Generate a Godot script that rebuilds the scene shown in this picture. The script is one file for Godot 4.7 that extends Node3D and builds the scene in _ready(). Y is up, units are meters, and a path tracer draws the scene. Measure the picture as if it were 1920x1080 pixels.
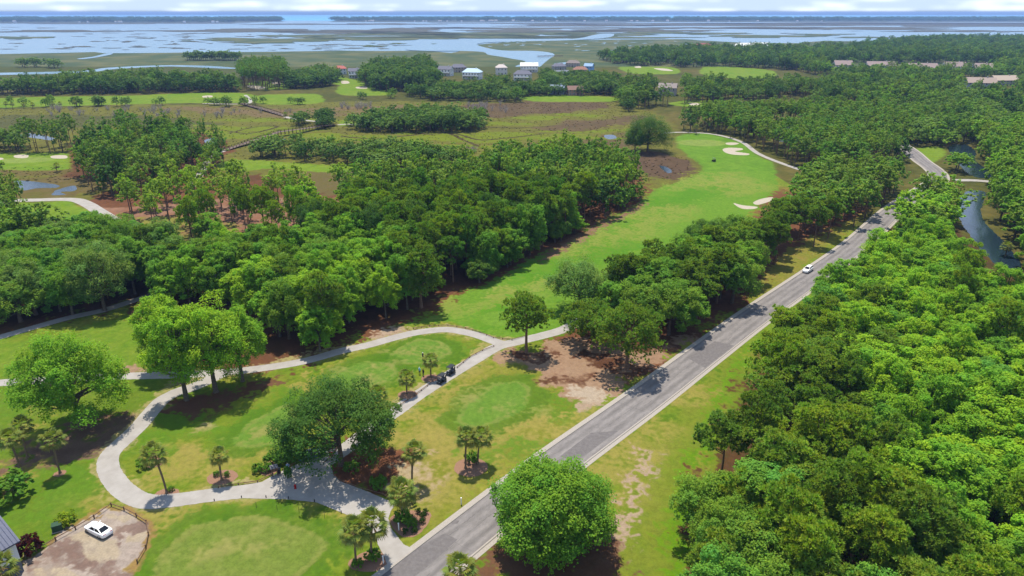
extends Node3D
# Golf course on a salt marsh seen from a drone. Pixels of the photograph (1920 x 1080) are turned into ground points with gp().
const EYE := 72.0
const F := 1280.0
const K := 2.55            # display value of a sunlit horizontal surface over its base colour
var cp := cos(atan(518.0 / 1280.0))
var sp := sin(atan(518.0 / 1280.0))
var rng := RandomNumberGenerator.new()
var used := {}
var mats := {}
var nz: Array = []         # noise tables, 512 x 512 bytes
var trees: Array = []
var keep: Array = []       # ground polygons that no tree may stand on

func gp(x: float, y: float, h := 0.0) -> Vector3:
	var dx := x - 960.0
	var dy := 540.0 - y
	var wy := dy * cp - F * sp
	var wz := -dy * sp - F * cp
	var t := (h - EYE) / minf(wy, -F * 0.0028)
	return Vector3(dx * t, h, wz * t)

func proj(p: Vector3) -> Vector2:
	var y := p.y - EYE
	var yc := y * cp - p.z * sp
	var zc := y * sp + p.z * cp
	return Vector2(960.0 + p.x / -zc * F, 540.0 - yc / -zc * F)

func height_to(b: Vector3, ty: float) -> float:
	var k := (540.0 - ty) / F
	return EYE + b.z * (sp - k * cp) / (cp + k * sp)

# ---------- small helpers ----------
func numbered(n: String) -> String:
	used[n] = used.get(n, -1) + 1
	return n if used[n] == 0 else "%s_%03d" % [n, used[n]]

func tag(o: Node, label: String, category: String, group := "", kind := "") -> Node:
	o.set_meta("label", label)
	o.set_meta("category", category)
	if group: o.set_meta("group", group)
	if kind: o.set_meta("kind", kind)
	return o

func thing(n: String, label: String, category: String, at: Vector3, turn := 0.0, group := "") -> Node3D:
	var o := Node3D.new()
	o.name = numbered(n)
	add_child(o)
	o.position = at
	o.rotation.y = turn
	tag(o, label, category, group)
	return o

func mi(n: String, m: Mesh, mat: Material, parent: Node, at := Vector3.ZERO, rot := Vector3.ZERO) -> MeshInstance3D:
	var o := MeshInstance3D.new()
	o.name = n if parent != self else numbered(n)
	o.mesh = m
	if mat:
		for i in m.get_surface_count(): o.set_surface_override_material(i, mat)
	parent.add_child(o, true)
	o.position = at
	o.rotation = rot
	return o

func sun_col(r: float, g: float, b: float) -> Color:   # colour that a sunlit level surface shows -> base colour
	var l := Color(r / 255.0, g / 255.0, b / 255.0).srgb_to_linear()
	return Color(l.r / K, l.g / K, l.b / K).linear_to_srgb()

func mat(n: String, c: Color, rough := 0.85, metal := 0.0, spec := 0.3) -> StandardMaterial3D:
	if mats.has(n): return mats[n]
	var m := StandardMaterial3D.new()
	m.resource_name = n
	m.albedo_color = c
	m.roughness = rough
	m.metallic = metal
	m.metallic_specular = spec
	m.cull_mode = BaseMaterial3D.CULL_DISABLED
	mats[n] = m
	return m

func noise_tex(c0: Color, c1: Color, sd: int, freq: float, contrast := 1.0, oct := 5) -> ImageTexture:
	var fn := FastNoiseLite.new()
	fn.seed = sd
	fn.frequency = freq
	fn.fractal_octaves = oct
	fn.fractal_gain = 0.6
	var im := fn.get_seamless_image(512, 512)
	im.convert(Image.FORMAT_L8)
	var d := im.get_data()
	var o := PackedByteArray()
	o.resize(512 * 512 * 3)
	var lut := PackedByteArray()
	lut.resize(768)
	for i in 256:
		var c := c0.lerp(c1, clampf((i / 255.0 - 0.5) * contrast + 0.5, 0, 1))
		lut[i * 3] = int(c.r * 255); lut[i * 3 + 1] = int(c.g * 255); lut[i * 3 + 2] = int(c.b * 255)
	for i in 512 * 512:
		var k := d[i] * 3
		o[i * 3] = lut[k]; o[i * 3 + 1] = lut[k + 1]; o[i * 3 + 2] = lut[k + 2]
	return ImageTexture.create_from_image(Image.create_from_data(512, 512, false, Image.FORMAT_RGB8, o))

func tex_mat(n: String, c0: Color, c1: Color, tile: float, sd := 1, freq := 0.012, contrast := 1.6, rough := 0.9) -> StandardMaterial3D:
	var m := mat(n, Color.WHITE, rough)
	m.albedo_texture = noise_tex(c0, c1, sd, freq, contrast)
	m.uv1_triplanar = true
	m.uv1_world_triplanar = true
	m.uv1_scale = Vector3.ONE / tile
	return m

func px(a: Array) -> PackedVector2Array:
	var o := PackedVector2Array()
	for i in range(0, a.size(), 2): o.append(Vector2(a[i], a[i + 1]))
	return o

func smooth(p: PackedVector2Array, n := 5, closed := true) -> PackedVector2Array:
	var o := PackedVector2Array()
	var c := p.size()
	for i in (c if closed else c - 1):
		var a := p[(i - 1 + c) % c] if closed or i > 0 else p[0]
		var d := p[(i + 2) % c] if closed or i < c - 2 else p[c - 1]
		for k in n: o.append(p[i].cubic_interpolate(p[(i + 1) % c], a, d, k / float(n)))
	if not closed: o.append(p[c - 1])
	return o

func ground(p: PackedVector2Array) -> PackedVector2Array:   # pixels -> (x, z) in metres
	var o := PackedVector2Array()
	for v in p:
		var g := gp(v.x, v.y)
		o.append(Vector2(g.x, g.z))
	return o

func ell(x: float, y: float, rx: float, ry: float, turn := 0.0) -> Array:   # metres round the ground point below pixel (x, y)
	var o := []
	var g := gp(x, y)
	for i in 14:
		var v := Vector2(cos(i * TAU / 14) * rx, sin(i * TAU / 14) * ry).rotated(turn)
		var q := proj(Vector3(g.x + v.x, 0, g.z + v.y))
		o.append_array([q.x, q.y])
	return o

func wobble(w: PackedVector2Array, amount: float) -> PackedVector2Array:
	if amount <= 0: return w
	var o := PackedVector2Array()
	var c := w.size()
	for i in c:
		var a := w[i]
		var b := w[(i + 1) % c]
		var n := clampi(int(a.distance_to(b) / (amount * 5)), 1, 12)
		for k in n:
			o.append(a.lerp(b, k / float(n)) + Vector2(rng.randf_range(-1, 1), rng.randf_range(-1, 1)) * amount)
	return o

func flat_mesh(w: PackedVector2Array, y: float, uv := 0) -> ArrayMesh:
	var t := Geometry2D.triangulate_polygon(w)
	if t.is_empty():
		t = Geometry2D.triangulate_delaunay(w)
	var v := PackedVector3Array()
	var n := PackedVector3Array()
	var u := PackedVector2Array()
	for p in w:
		v.append(Vector3(p.x, y, p.y))
		n.append(Vector3.UP)
		u.append(near_uv(p) if uv == 1 else mid_uv(p) if uv == 2 else p)
	for i in range(0, t.size(), 3):
		var a := w[t[i]]
		if (w[t[i + 1]] - a).cross(w[t[i + 2]] - a) < 0:
			var s := t[i + 1]
			t[i + 1] = t[i + 2]
			t[i + 2] = s
	var arr := []
	arr.resize(Mesh.ARRAY_MAX)
	arr[Mesh.ARRAY_VERTEX] = v
	arr[Mesh.ARRAY_NORMAL] = n
	arr[Mesh.ARRAY_TEX_UV] = u
	arr[Mesh.ARRAY_INDEX] = t
	var m := ArrayMesh.new()
	m.add_surface_from_arrays(Mesh.PRIMITIVE_TRIANGLES, arr)
	return m

func sheet(n: String, w: PackedVector2Array, y: float, m: Material, label: String, category: String, jitter := 0.0, group := "") -> MeshInstance3D:
	var o := mi(n, flat_mesh(wobble(w, jitter), y), m, self)
	tag(o, label, category, group, "structure")
	return o

func ribbon(c: PackedVector2Array, width: float) -> PackedVector2Array:   # metres
	var l := PackedVector2Array()
	var r := PackedVector2Array()
	for i in c.size():
		var d := (c[mini(i + 1, c.size() - 1)] - c[maxi(i - 1, 0)]).normalized().orthogonal() * width * 0.5
		l.append(c[i] + d)
		r.append(c[i] - d)
	r.reverse()
	l.append_array(r)
	return l

func soup(v: PackedVector3Array, c: PackedColorArray = PackedColorArray()) -> ArrayMesh:   # separate triangles, flat normals
	var n := PackedVector3Array()
	n.resize(v.size())
	for i in range(0, v.size(), 3):
		var q := (v[i + 2] - v[i]).cross(v[i + 1] - v[i]).normalized()
		n[i] = q; n[i + 1] = q; n[i + 2] = q
	var arr := []
	arr.resize(Mesh.ARRAY_MAX)
	arr[Mesh.ARRAY_VERTEX] = v
	arr[Mesh.ARRAY_NORMAL] = n
	if c.size(): arr[Mesh.ARRAY_COLOR] = c
	var m := ArrayMesh.new()
	m.add_surface_from_arrays(Mesh.PRIMITIVE_TRIANGLES, arr)
	return m

func quad(v: PackedVector3Array, a: Vector3, b: Vector3, c: Vector3, d: Vector3) -> void:
	v.append(a); v.append(b); v.append(c); v.append(a); v.append(c); v.append(d)

func tube(v: PackedVector3Array, p: Array, r: Array, sides := 7, capped := true) -> void:
	var rings := []
	for i in p.size():
		var d: Vector3 = (p[mini(i + 1, p.size() - 1)] - p[maxi(i - 1, 0)]).normalized()
		var s := d.cross(Vector3(0.31, 0.2, 0.93)).normalized()
		var t := d.cross(s)
		var ring := []
		for k in sides: ring.append(p[i] + (s * cos(k * TAU / sides) + t * sin(k * TAU / sides)) * r[i])
		rings.append(ring)
	for i in rings.size() - 1:
		for k in sides:
			var k2 := (k + 1) % sides
			quad(v, rings[i][k], rings[i + 1][k], rings[i + 1][k2], rings[i][k2])
	if capped:
		for k in sides:
			v.append(p[-1]); v.append(rings[-1][(k + 1) % sides]); v.append(rings[-1][k])
			v.append(p[0]); v.append(rings[0][k]); v.append(rings[0][(k + 1) % sides])

func add_box(v: PackedVector3Array, lo: Vector3, hi: Vector3, xf := Transform3D()) -> void:
	var c := []
	for i in 8: c.append(xf * Vector3(hi.x if i & 1 else lo.x, hi.y if i & 2 else lo.y, hi.z if i & 4 else lo.z))
	for f in [[0, 2, 3, 1], [4, 5, 7, 6], [0, 4, 6, 2], [1, 3, 7, 5], [2, 6, 7, 3], [0, 1, 5, 4]]:
		quad(v, c[f[0]], c[f[1]], c[f[2]], c[f[3]])

func bevel_box(s: Vector3, b: float) -> ArrayMesh:   # box with chamfered edges, centred on x and z, standing on y = 0
	var v := PackedVector3Array()
	var h := s * 0.5
	var f := [[Vector3.RIGHT, Vector3.UP, Vector3.BACK], [Vector3.UP, Vector3.BACK, Vector3.RIGHT], [Vector3.BACK, Vector3.RIGHT, Vector3.UP]]
	var up := Vector3(0, h.y, 0)
	for a in f:
		for sg in [-1, 1]:
			var n: Vector3 = a[0] * sg
			var e: Vector3 = (h - Vector3.ONE * b)
			var u: Vector3 = a[1] * e
			var w: Vector3 = a[2] * e
			var o: Vector3 = n * h + up
			quad(v, o - u - w, o + u - w, o + u + w, o - u + w)
			for sg2 in [-1, 1]:   # chamfers towards the second axis
				var u2: Vector3 = a[1] * sg2
				quad(v, o + u2 * e - w, o + u2 * e + w, n * e + u2 * h + up + w, n * e + u2 * h + up - w)
	for i in 8:
		var sgn := Vector3(1 if i & 1 else -1, 1 if i & 2 else -1, 1 if i & 4 else -1)
		var e2 := h - Vector3.ONE * b
		v.append(Vector3(h.x, e2.y, e2.z) * sgn + up); v.append(Vector3(e2.x, h.y, e2.z) * sgn + up); v.append(Vector3(e2.x, e2.y, h.z) * sgn + up)
	return soup(v)

func lathe(prof: Array, sides := 12) -> ArrayMesh:   # [radius, height] from the bottom up
	var v := PackedVector3Array()
	for i in prof.size() - 1:
		for k in sides:
			var a := k * TAU / sides
			var b := (k + 1) * TAU / sides
			var p: Array = prof[i]
			var q: Array = prof[i + 1]
			quad(v, Vector3(cos(a) * p[0], p[1], sin(a) * p[0]), Vector3(cos(a) * q[0], q[1], sin(a) * q[0]), Vector3(cos(b) * q[0], q[1], sin(b) * q[0]), Vector3(cos(b) * p[0], p[1], sin(b) * p[0]))
	return soup(v)

func sweep(line: PackedVector2Array, prof: Array) -> ArrayMesh:   # profile of (offset, height) along a ground line
	var v := PackedVector3Array()
	for i in line.size() - 1:
		var row := []
		for j in [i, i + 1]:
			var d := (line[mini(j + 1, line.size() - 1)] - line[maxi(j - 1, 0)]).normalized().orthogonal()
			var r := []
			for q in prof: r.append(Vector3(line[j].x + d.x * q[0], q[1], line[j].y + d.y * q[0]))
			row.append(r)
		for k in prof.size() - 1: quad(v, row[0][k], row[1][k], row[1][k + 1], row[0][k + 1])
	return soup(v)

# ---------- ground texture: what grows or lies on the soil ----------
func make_noise() -> void:
	for q in [[11, 0.008], [12, 0.03], [13, 0.11], [14, 0.016]]:
		var fn := FastNoiseLite.new()
		fn.seed = q[0]
		fn.frequency = q[1]
		fn.fractal_octaves = 4
		var im := fn.get_seamless_image(512, 512)
		im.convert(Image.FORMAT_L8)
		nz.append(im.get_data())

func new_tex(x0: float, z0: float, w: int, h: int, res: float) -> Dictionary:
	var d := PackedByteArray()
	d.resize(w * h * 3)
	return {"x0": x0, "z0": z0, "w": w, "h": h, "res": res, "d": d}

func base_coat(t: Dictionary, a: Color, b: Color, c: Color) -> void:
	var d: PackedByteArray = t.d
	var w: int = t.w
	var n0: PackedByteArray = nz[0]
	var n1: PackedByteArray = nz[1]
	var n2: PackedByteArray = nz[2]
	var lut := PackedByteArray()
	lut.resize(768)
	for i in 256:
		var s := clampf((i - 128) / 128.0 * 1.7, -1, 1)
		var q := b.lerp(a, -s) if s < 0 else b.lerp(c, s)
		lut[i * 3] = int(q.r * 255); lut[i * 3 + 1] = int(q.g * 255); lut[i * 3 + 2] = int(q.b * 255)
	var o := 0
	for y in int(t.h):
		var row := (y & 511) << 9
		for x in w:
			var i := row | (x & 511)
			var f := n2[i]
			var k := clampi((n0[i] * 4 + n1[i] * 3 + f) >> 3, 0, 255) * 3
			var g := 208 + (f >> 2) + (randi() & 15)
			d[o] = lut[k] * g >> 8
			d[o + 1] = lut[k + 1] * g >> 8
			d[o + 2] = lut[k + 2] * g >> 8
			o += 3
	t.d = d

func layer(t: Dictionary, poly: PackedVector2Array, ca: Color, cb: Color, warp: float, soft: float, patch := 0.0, opacity := 1.0) -> void:
	var res: float = t.res
	var q := PackedVector2Array()
	var lo := Vector2(1e9, 1e9)
	var hi := -lo
	for p in poly:
		var v := Vector2((p.x - t.x0) / res, (p.y - t.z0) / res)
		q.append(v)
		lo = lo.min(v)
		hi = hi.max(v)
	var m := (warp + soft) / res + 2.0
	var bx0 := clampi(int(lo.x - m), 0, t.w)
	var bx1 := clampi(int(hi.x + m), 0, t.w)
	var by0 := clampi(int(lo.y - m), 0, t.h)
	var by1 := clampi(int(hi.y + m), 0, t.h)
	var bw := bx1 - bx0
	var bh := by1 - by0
	if bw < 2 or bh < 2: return
	var im := Image.create(bw, bh, false, Image.FORMAT_L8)
	var c := q.size()
	for y in bh:
		var yy := y + by0 + 0.5
		var xs := PackedFloat32Array()
		for i in c:
			var a := q[i]
			var b := q[(i + 1) % c]
			if (a.y <= yy) != (b.y <= yy): xs.append(a.x + (yy - a.y) / (b.y - a.y) * (b.x - a.x))
		xs.sort()
		for i in range(0, xs.size() - 1, 2):
			var x0 := clampi(int(xs[i]) - bx0, 0, bw)
			var x1 := clampi(int(xs[i + 1]) - bx0, 0, bw)
			if x1 > x0: im.fill_rect(Rect2i(x0, y, x1 - x0, 1), Color.WHITE)
	var down := int(soft / res)
	if down > 1:
		im.resize(maxi(2, bw / down), maxi(2, bh / down), Image.INTERPOLATE_TRILINEAR if false else Image.INTERPOLATE_BILINEAR)
		im.resize(bw, bh, Image.INTERPOLATE_CUBIC)
	var mask := im.get_data()
	var d: PackedByteArray = t.d
	var n0: PackedByteArray = nz[3]
	var n1: PackedByteArray = nz[1]
	var n2: PackedByteArray = nz[2]
	var wk := warp / res / 70.0
	var ar := int(ca.r * 255); var ag := int(ca.g * 255); var ab := int(ca.b * 255)
	var dr := int(cb.r * 255) - ar; var dg := int(cb.g * 255) - ag; var db := int(cb.b * 255) - ab
	var cut := int(patch * 255.0)
	var op := int(opacity * 256)
	var tw: int = t.w
	for y in bh:
		var row := ((y + by0) & 511) << 9
		var o := ((y + by0) * tw + bx0) * 3
		for x in bw:
			var i := row | ((x + bx0) & 511)
			var e := n1[i] + (n2[i] >> 1)
			var sx := clampi(x + int((e - 191) * wk), 0, bw - 1)
			var sy := clampi(y + int((n0[i] + (n2[i] >> 1) - 191) * wk), 0, bh - 1)
			var al := mask[sy * bw + sx]
			if al > 4:
				if cut > 0: al = al * clampi(((n0[i] + n1[i] + n2[i]) / 3 - cut) * 5 + 128, 0, 255) >> 8
				al = al * op >> 8
				var k := e * 2 / 3
				var g := 216 + (n2[i] >> 3) + (randi() & 23)
				d[o] += ((ar + (dr * k >> 8)) * g / 256 - d[o]) * al >> 8
				d[o + 1] += ((ag + (dg * k >> 8)) * g / 256 - d[o + 1]) * al >> 8
				d[o + 2] += ((ab + (db * k >> 8)) * g / 256 - d[o + 2]) * al >> 8
			o += 3
	t.d = d

var near_t := {}
var mid_t := {}
var near_m: StandardMaterial3D
var mid_m: StandardMaterial3D

func paint(a: Array, ca: Color, cb: Color, warp: float, soft: float, patch := 0.0, opacity := 1.0, rounded := true) -> void:
	var w := ground(smooth(px(a), 4) if rounded else px(a))
	layer(near_t, w, ca, cb, warp, soft, patch, opacity)
	layer(mid_t, w, ca, cb, warp, maxf(soft, 1.6), patch, opacity)

func near_uv(p: Vector2) -> Vector2:
	return Vector2((p.x - near_t.x0) / (near_t.w * near_t.res), (p.y - near_t.z0) / (near_t.h * near_t.res))

func mid_uv(p: Vector2) -> Vector2:
	return Vector2((p.x - mid_t.x0) / (mid_t.w * mid_t.res), (p.y - mid_t.z0) / (mid_t.h * mid_t.res))

func turf(n: String, w: PackedVector2Array, y: float, label: String, category: String) -> void:   # a sheet of grass that carries the ground's own texture
	var rect := PackedVector2Array([Vector2(-120, -60), Vector2(125, -60), Vector2(125, -330), Vector2(-120, -330)])
	var parts: Array = [[Geometry2D.intersect_polygons(w, rect), 1, near_m], [Geometry2D.clip_polygons(w, rect), 2, mid_m]]
	var m := ArrayMesh.new()
	for q in parts:
		for p in q[0]:
			if Geometry2D.triangulate_polygon(p).is_empty(): continue
			m.add_surface_from_arrays(Mesh.PRIMITIVE_TRIANGLES, flat_mesh(p, y, q[1]).surface_get_arrays(0))
			m.surface_set_material(m.get_surface_count() - 1, q[2])
	tag(mi(n, m, null, self), label, category, "", "structure")

const FAIRWAY := [740, 610, 807, 594, 840, 574, 862, 550, 907, 533, 947, 513, 1007, 477, 1060, 455, 1107, 425, 1157, 400, 1207, 374, 1223, 358, 1257, 345, 1282, 337, 1312, 324, 1316, 312, 1298, 296, 1278, 280, 1268, 258, 1300, 251, 1335, 252, 1390, 268, 1423, 292, 1450, 305, 1456, 340, 1447, 368, 1413, 394, 1370, 420, 1320, 445, 1270, 475, 1215, 520, 1150, 565, 1080, 607, 1010, 631, 960, 637, 930, 632, 880, 616, 840, 606, 790, 608]
const GREEN_NEAR := [270, 1120, 283, 1080, 300, 1047, 333, 1010, 383, 980, 450, 968, 517, 970, 583, 990, 613, 1017, 610, 1042, 585, 1062, 560, 1085, 540, 1120]
const TEE_OVAL := [864, 797, 857, 782, 870, 758, 900, 735, 935, 718, 967, 714, 993, 726, 998, 744, 977, 768, 940, 790, 900, 804]
const TEE_BACK := [722, 674, 750, 650, 787, 636, 827, 640, 848, 657, 827, 674, 773, 684, 735, 682]
const TEE_MID := [620, 706, 673, 680, 730, 680, 748, 697, 723, 717, 673, 731, 630, 737]
const TEE_LEFT := [441, 815, 500, 775, 548, 758, 556, 790, 530, 828, 470, 842, 443, 832]
const LOT := [69, 1033, 105, 1013, 138, 995, 178, 971, 209, 952, 236, 963, 262, 983, 270, 1004, 264, 1026, 249, 1050, 233, 1071, 228, 1100, 40, 1100, 47, 1056]

func paint_ground() -> void:
	var green := sun_col(118, 152, 38)
	var mow := sun_col(116, 164, 42)
	var dry := sun_col(182, 174, 84)
	var lime := sun_col(158, 178, 62)
	var straw := sun_col(132, 88, 64)
	var straw2 := sun_col(168, 112, 82)
	var sand := sun_col(224, 204, 178)
	var sand2 := sun_col(206, 172, 142)
	var dirt := sun_col(196, 156, 126)
	var litter := sun_col(100, 84, 50)
	near_t = new_tex(-120, -330, 1441, 1588, 0.17)
	mid_t = new_tex(-815, -1012, 2038, 1190, 0.8)
	base_coat(near_t, sun_col(112, 152, 36), sun_col(142, 162, 50), sun_col(178, 172, 74))
	base_coat(mid_t, sun_col(92, 100, 44), sun_col(112, 112, 52), sun_col(136, 122, 66))
	# salt marsh between the holes: cordgrass, dead rush, mud
	var rush := sun_col(128, 124, 62)
	var cord := sun_col(150, 152, 64)
	var mud := sun_col(118, 98, 74)
	var mud2 := sun_col(142, 122, 86)
	var bright := sun_col(150, 166, 46)
	paint([-400, 205, 0, 203, 300, 196, 480, 196, 640, 190, 860, 192, 1170, 190, 1215, 205, 1260, 230, 1300, 300, 1300, 335, 1180, 360, 860, 350, 560, 350, 200, 345, 200, 380, -300, 390, -500, 300], rush, cord, 6, 4)
	paint([-400, 96, 500, 96, 1100, 100, 1150, 125, 660, 150, 520, 150, 300, 150, -400, 180], sun_col(92, 106, 54), sun_col(116, 120, 64), 8, 6)
	paint([0, 218, 170, 215, 330, 222, 420, 232, 330, 240, 150, 238, 0, 250], sun_col(104, 108, 66), sun_col(122, 122, 66), 5, 4)
	paint([300, 202, 480, 200, 560, 206, 640, 200, 860, 198, 900, 208, 760, 212, 560, 222, 470, 218, 380, 212], mud2, sun_col(158, 134, 96), 6, 4, 0.42)
	paint([860, 200, 960, 192, 1060, 190, 1140, 194, 1120, 206, 1010, 214, 930, 222, 880, 218], sun_col(112, 92, 72), mud2, 5, 3)
	paint([1020, 240, 1080, 228, 1150, 222, 1200, 214, 1204, 226, 1150, 238, 1080, 248, 1030, 250], sun_col(114, 94, 74), mud2, 6, 3, 0.30)
	paint([1150, 250, 1200, 262, 1170, 284, 1100, 282, 1010, 270, 1060, 262], mud2, mud, 6, 3, 0.46)
	paint([1172, 286, 1230, 284, 1282, 296, 1296, 312, 1280, 332, 1240, 334, 1200, 322, 1176, 306], mud, sun_col(128, 104, 84), 4, 2)
	for e in [[930, 232, 26, 9], [1010, 222, 22, 9], [1080, 215, 20, 8], [890, 232, 12, 8], [960, 252, 60, 6], [860, 262, 40, 6], [1060, 258, 60, 6], [740, 260, 60, 8], [830, 252, 30, 8], [440, 238, 40, 5], [500, 243, 40, 8], [540, 226, 50, 8], [420, 255, 30, 8], [470, 250, 60, 6], [640, 255, 40, 8], [940, 278, 40, 6], [1110, 246, 40, 5]]:
		paint(ell(e[0], e[1], e[2], e[3], rng.randf_range(-0.3, 0.3)), bright, sun_col(134, 150, 48), 5, 2.5, 0.3)
	for e in [[30, 355, 40, 20], [110, 340, 14, 10], [60, 322, 30, 9]]:
		paint(ell(e[0], e[1], e[2], e[3]), sun_col(132, 120, 62), mud2, 5, 3, 0.4)
	# creeks that wind through the marsh: dark banks
	for a in [[760, 245, 800, 252, 850, 250, 900, 262, 960, 258, 1010, 252], [640, 255, 700, 260, 760, 255, 830, 248, 870, 262, 900, 275], [430, 250, 480, 238, 520, 238, 470, 250, 430, 246], [560, 290, 600, 272, 640, 268, 665, 273], [700, 280, 780, 272, 850, 276], [880, 236, 960, 240, 1040, 236]]:
		var c := ground(smooth(px(a), 6, false))
		layer(mid_t, ribbon(c, 2.4), sun_col(78, 78, 44), mud, 1.0, 1.0)
		layer(near_t, ribbon(c, 2.4), sun_col(78, 78, 44), mud, 1.0, 1.0)
	# floor of the woods: fallen needles over soil
	for a in [[-120, 640, 100, 600, 250, 570, 330, 560, 300, 520, 330, 480, 240, 420, 100, 420, -100, 430], [150, 380, 450, 330, 700, 330, 1000, 300, 1190, 330, 1200, 380, 1110, 430, 1010, 480, 940, 522, 870, 545, 800, 590, 740, 612, 660, 640, 560, 676, 480, 690, 400, 690, 330, 660, 280, 600, 250, 560, 290, 470], [130, 330, 160, 260, 330, 245, 430, 270, 410, 320, 330, 345]]:
		paint(a, straw, straw2, 4, 3)
		paint(a, litter, straw, 5, 3, 0.52)
	paint([560, 325, 700, 320, 770, 332, 720, 348, 640, 366, 560, 350], rush, mud2, 4, 3)
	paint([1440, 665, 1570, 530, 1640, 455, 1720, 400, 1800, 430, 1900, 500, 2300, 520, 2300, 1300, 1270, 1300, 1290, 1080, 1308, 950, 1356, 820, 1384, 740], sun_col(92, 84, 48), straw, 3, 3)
	paint([1010, 640, 1090, 600, 1200, 540, 1300, 470, 1400, 420, 1470, 350, 1560, 400, 1640, 385, 1570, 445, 1500, 500, 1380, 582, 1270, 660, 1180, 725, 1160, 690, 1060, 640], straw, straw2, 3, 2.5)
	# open lawns and rough
	paint([-200, 590, 60, 640, 200, 600, 290, 600, 300, 690, 250, 700, 120, 712, -200, 720], mow, lime, 2.5, 2.5)
	paint([-200, 730, 60, 722, 260, 718, 300, 740, 250, 800, 190, 850, 195, 900, 240, 945, 200, 950, 100, 1010, 70, 1040, -200, 1120], sun_col(116, 156, 42), sun_col(144, 162, 54), 2.5, 2)
	paint([330, 770, 480, 720, 640, 680, 760, 640, 900, 640, 925, 655, 850, 690, 770, 750, 720, 800, 600, 850, 500, 890, 400, 920, 300, 930, 240, 890, 228, 850], sun_col(126, 162, 40), sun_col(170, 172, 66), 2.5, 2)
	paint([800, 770, 870, 700, 930, 680, 1000, 690, 1080, 740, 1100, 770, 1000, 850, 900, 920, 800, 990, 770, 1020, 760, 900, 740, 840], sun_col(152, 164, 54), sun_col(180, 172, 80), 2.5, 2)
	paint([1270, 745, 1390, 640, 1420, 640, 1370, 740, 1330, 830, 1290, 930, 1260, 1080, 1200, 1120, 880, 1120, 1110, 865], sun_col(134, 164, 46), sun_col(164, 166, 66), 2.5, 2)
	paint([1240, 1080, 1262, 960, 1290, 860, 1350, 730, 1395, 650, 1400, 660, 1360, 760, 1310, 860, 1285, 960, 1262, 1090], sun_col(112, 172, 26), sun_col(140, 176, 40), 1.5, 1.2)
	paint([1390, 640, 1500, 565, 1575, 503, 1590, 506, 1500, 590, 1420, 650], sun_col(124, 166, 40), lime, 1.5, 1)
	paint([1440, 500, 1500, 455, 1560, 430, 1620, 400, 1640, 392, 1570, 450, 1500, 503, 1420, 560, 1400, 560], sun_col(146, 164, 52), sun_col(190, 158, 92), 2, 1.5)
	# dry turf
	for e in [[760, 830, 9, 5], [800, 800, 8, 4], [860, 830, 9, 5], [905, 850, 8, 5], [1010, 800, 8, 5], [820, 900, 6, 6], [330, 850, 6, 3], [380, 870, 7, 4], [300, 890, 5, 4], [640, 700, 6, 4], [880, 690, 6, 2], [700, 760, 5, 4], [60, 840, 8, 4], [240, 1010, 3, 6], [560, 940, 8, 2], [300, 960, 5, 3], [1190, 850, 6, 5], [1150, 900, 6, 5], [1230, 800, 5, 5], [490, 870, 6, 3], [1040, 830, 7, 4], [540, 800, 6, 3], [420, 830, 7, 3], [600, 730, 7, 3], [30, 900, 7, 4], [150, 930, 6, 3], [90, 760, 5, 3], [960, 820, 9, 4], [850, 730, 7, 3], [1080, 790, 7, 4], [330, 1000, 3, 4], [640, 1000, 4, 3], [820, 660, 6, 2], [1310, 740, 5, 3]]:
		paint(ell(e[0], e[1], e[2], e[3], rng.randf_range(-0.6, 0.6)), dry, sun_col(196, 180, 98), 3, 2.5, 0.40, 0.85)
	for e in [[470, 800, 10, 4], [340, 800, 8, 4], [290, 840, 6, 3], [560, 760, 6, 4], [60, 950, 8, 5], [120, 900, 6, 4], [30, 760, 6, 4], [880, 650, 8, 2], [960, 840, 9, 3], [1060, 760, 6, 4]]:
		paint(ell(e[0], e[1], e[2], e[3], rng.randf_range(-0.6, 0.6)), sun_col(108, 158, 38), sun_col(124, 164, 46), 3, 2.5, 0.4, 0.8)
	# fairway, tees and greens, with a darker green band painted round tees and greens
	var fg := sun_col(120, 172, 48)
	var fg2 := sun_col(142, 184, 62)
	paint(FAIRWAY, fg, fg2, 1.5, 1.5)
	for i in 14:   # mower passes, a little lighter
		var c0 := ground(px([760 + i * 26, 606 - i * 2, 1150 + i * 18, 420 + i * 1.2, 1290 + i * 12, 300]))
		var s := Geometry2D.intersect_polygons(ribbon(c0, 2.6), ground(smooth(px(FAIRWAY), 4)))
		for q in s:
			layer(near_t, q, sun_col(140, 190, 66), sun_col(152, 192, 76), 0.5, 0.8, 0.0, 0.22)
	for e in [[1180, 440, 20, 8], [1100, 470, 14, 7], [1330, 340, 26, 10], [1250, 400, 18, 10], [900, 570, 12, 5], [1390, 350, 18, 14], [1000, 540, 12, 5]]:
		paint(ell(e[0], e[1], e[2], e[3], -0.7), sun_col(160, 182, 74), sun_col(180, 184, 94), 4, 4, 0.42, 0.8)
	for e in [[1040, 505, 16, 6], [960, 590, 12, 4], [1290, 370, 24, 8], [1160, 470, 16, 6]]:
		paint(ell(e[0], e[1], e[2], e[3], -0.7), sun_col(96, 166, 36), sun_col(112, 172, 42), 4, 4, 0.42, 0.8)
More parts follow.
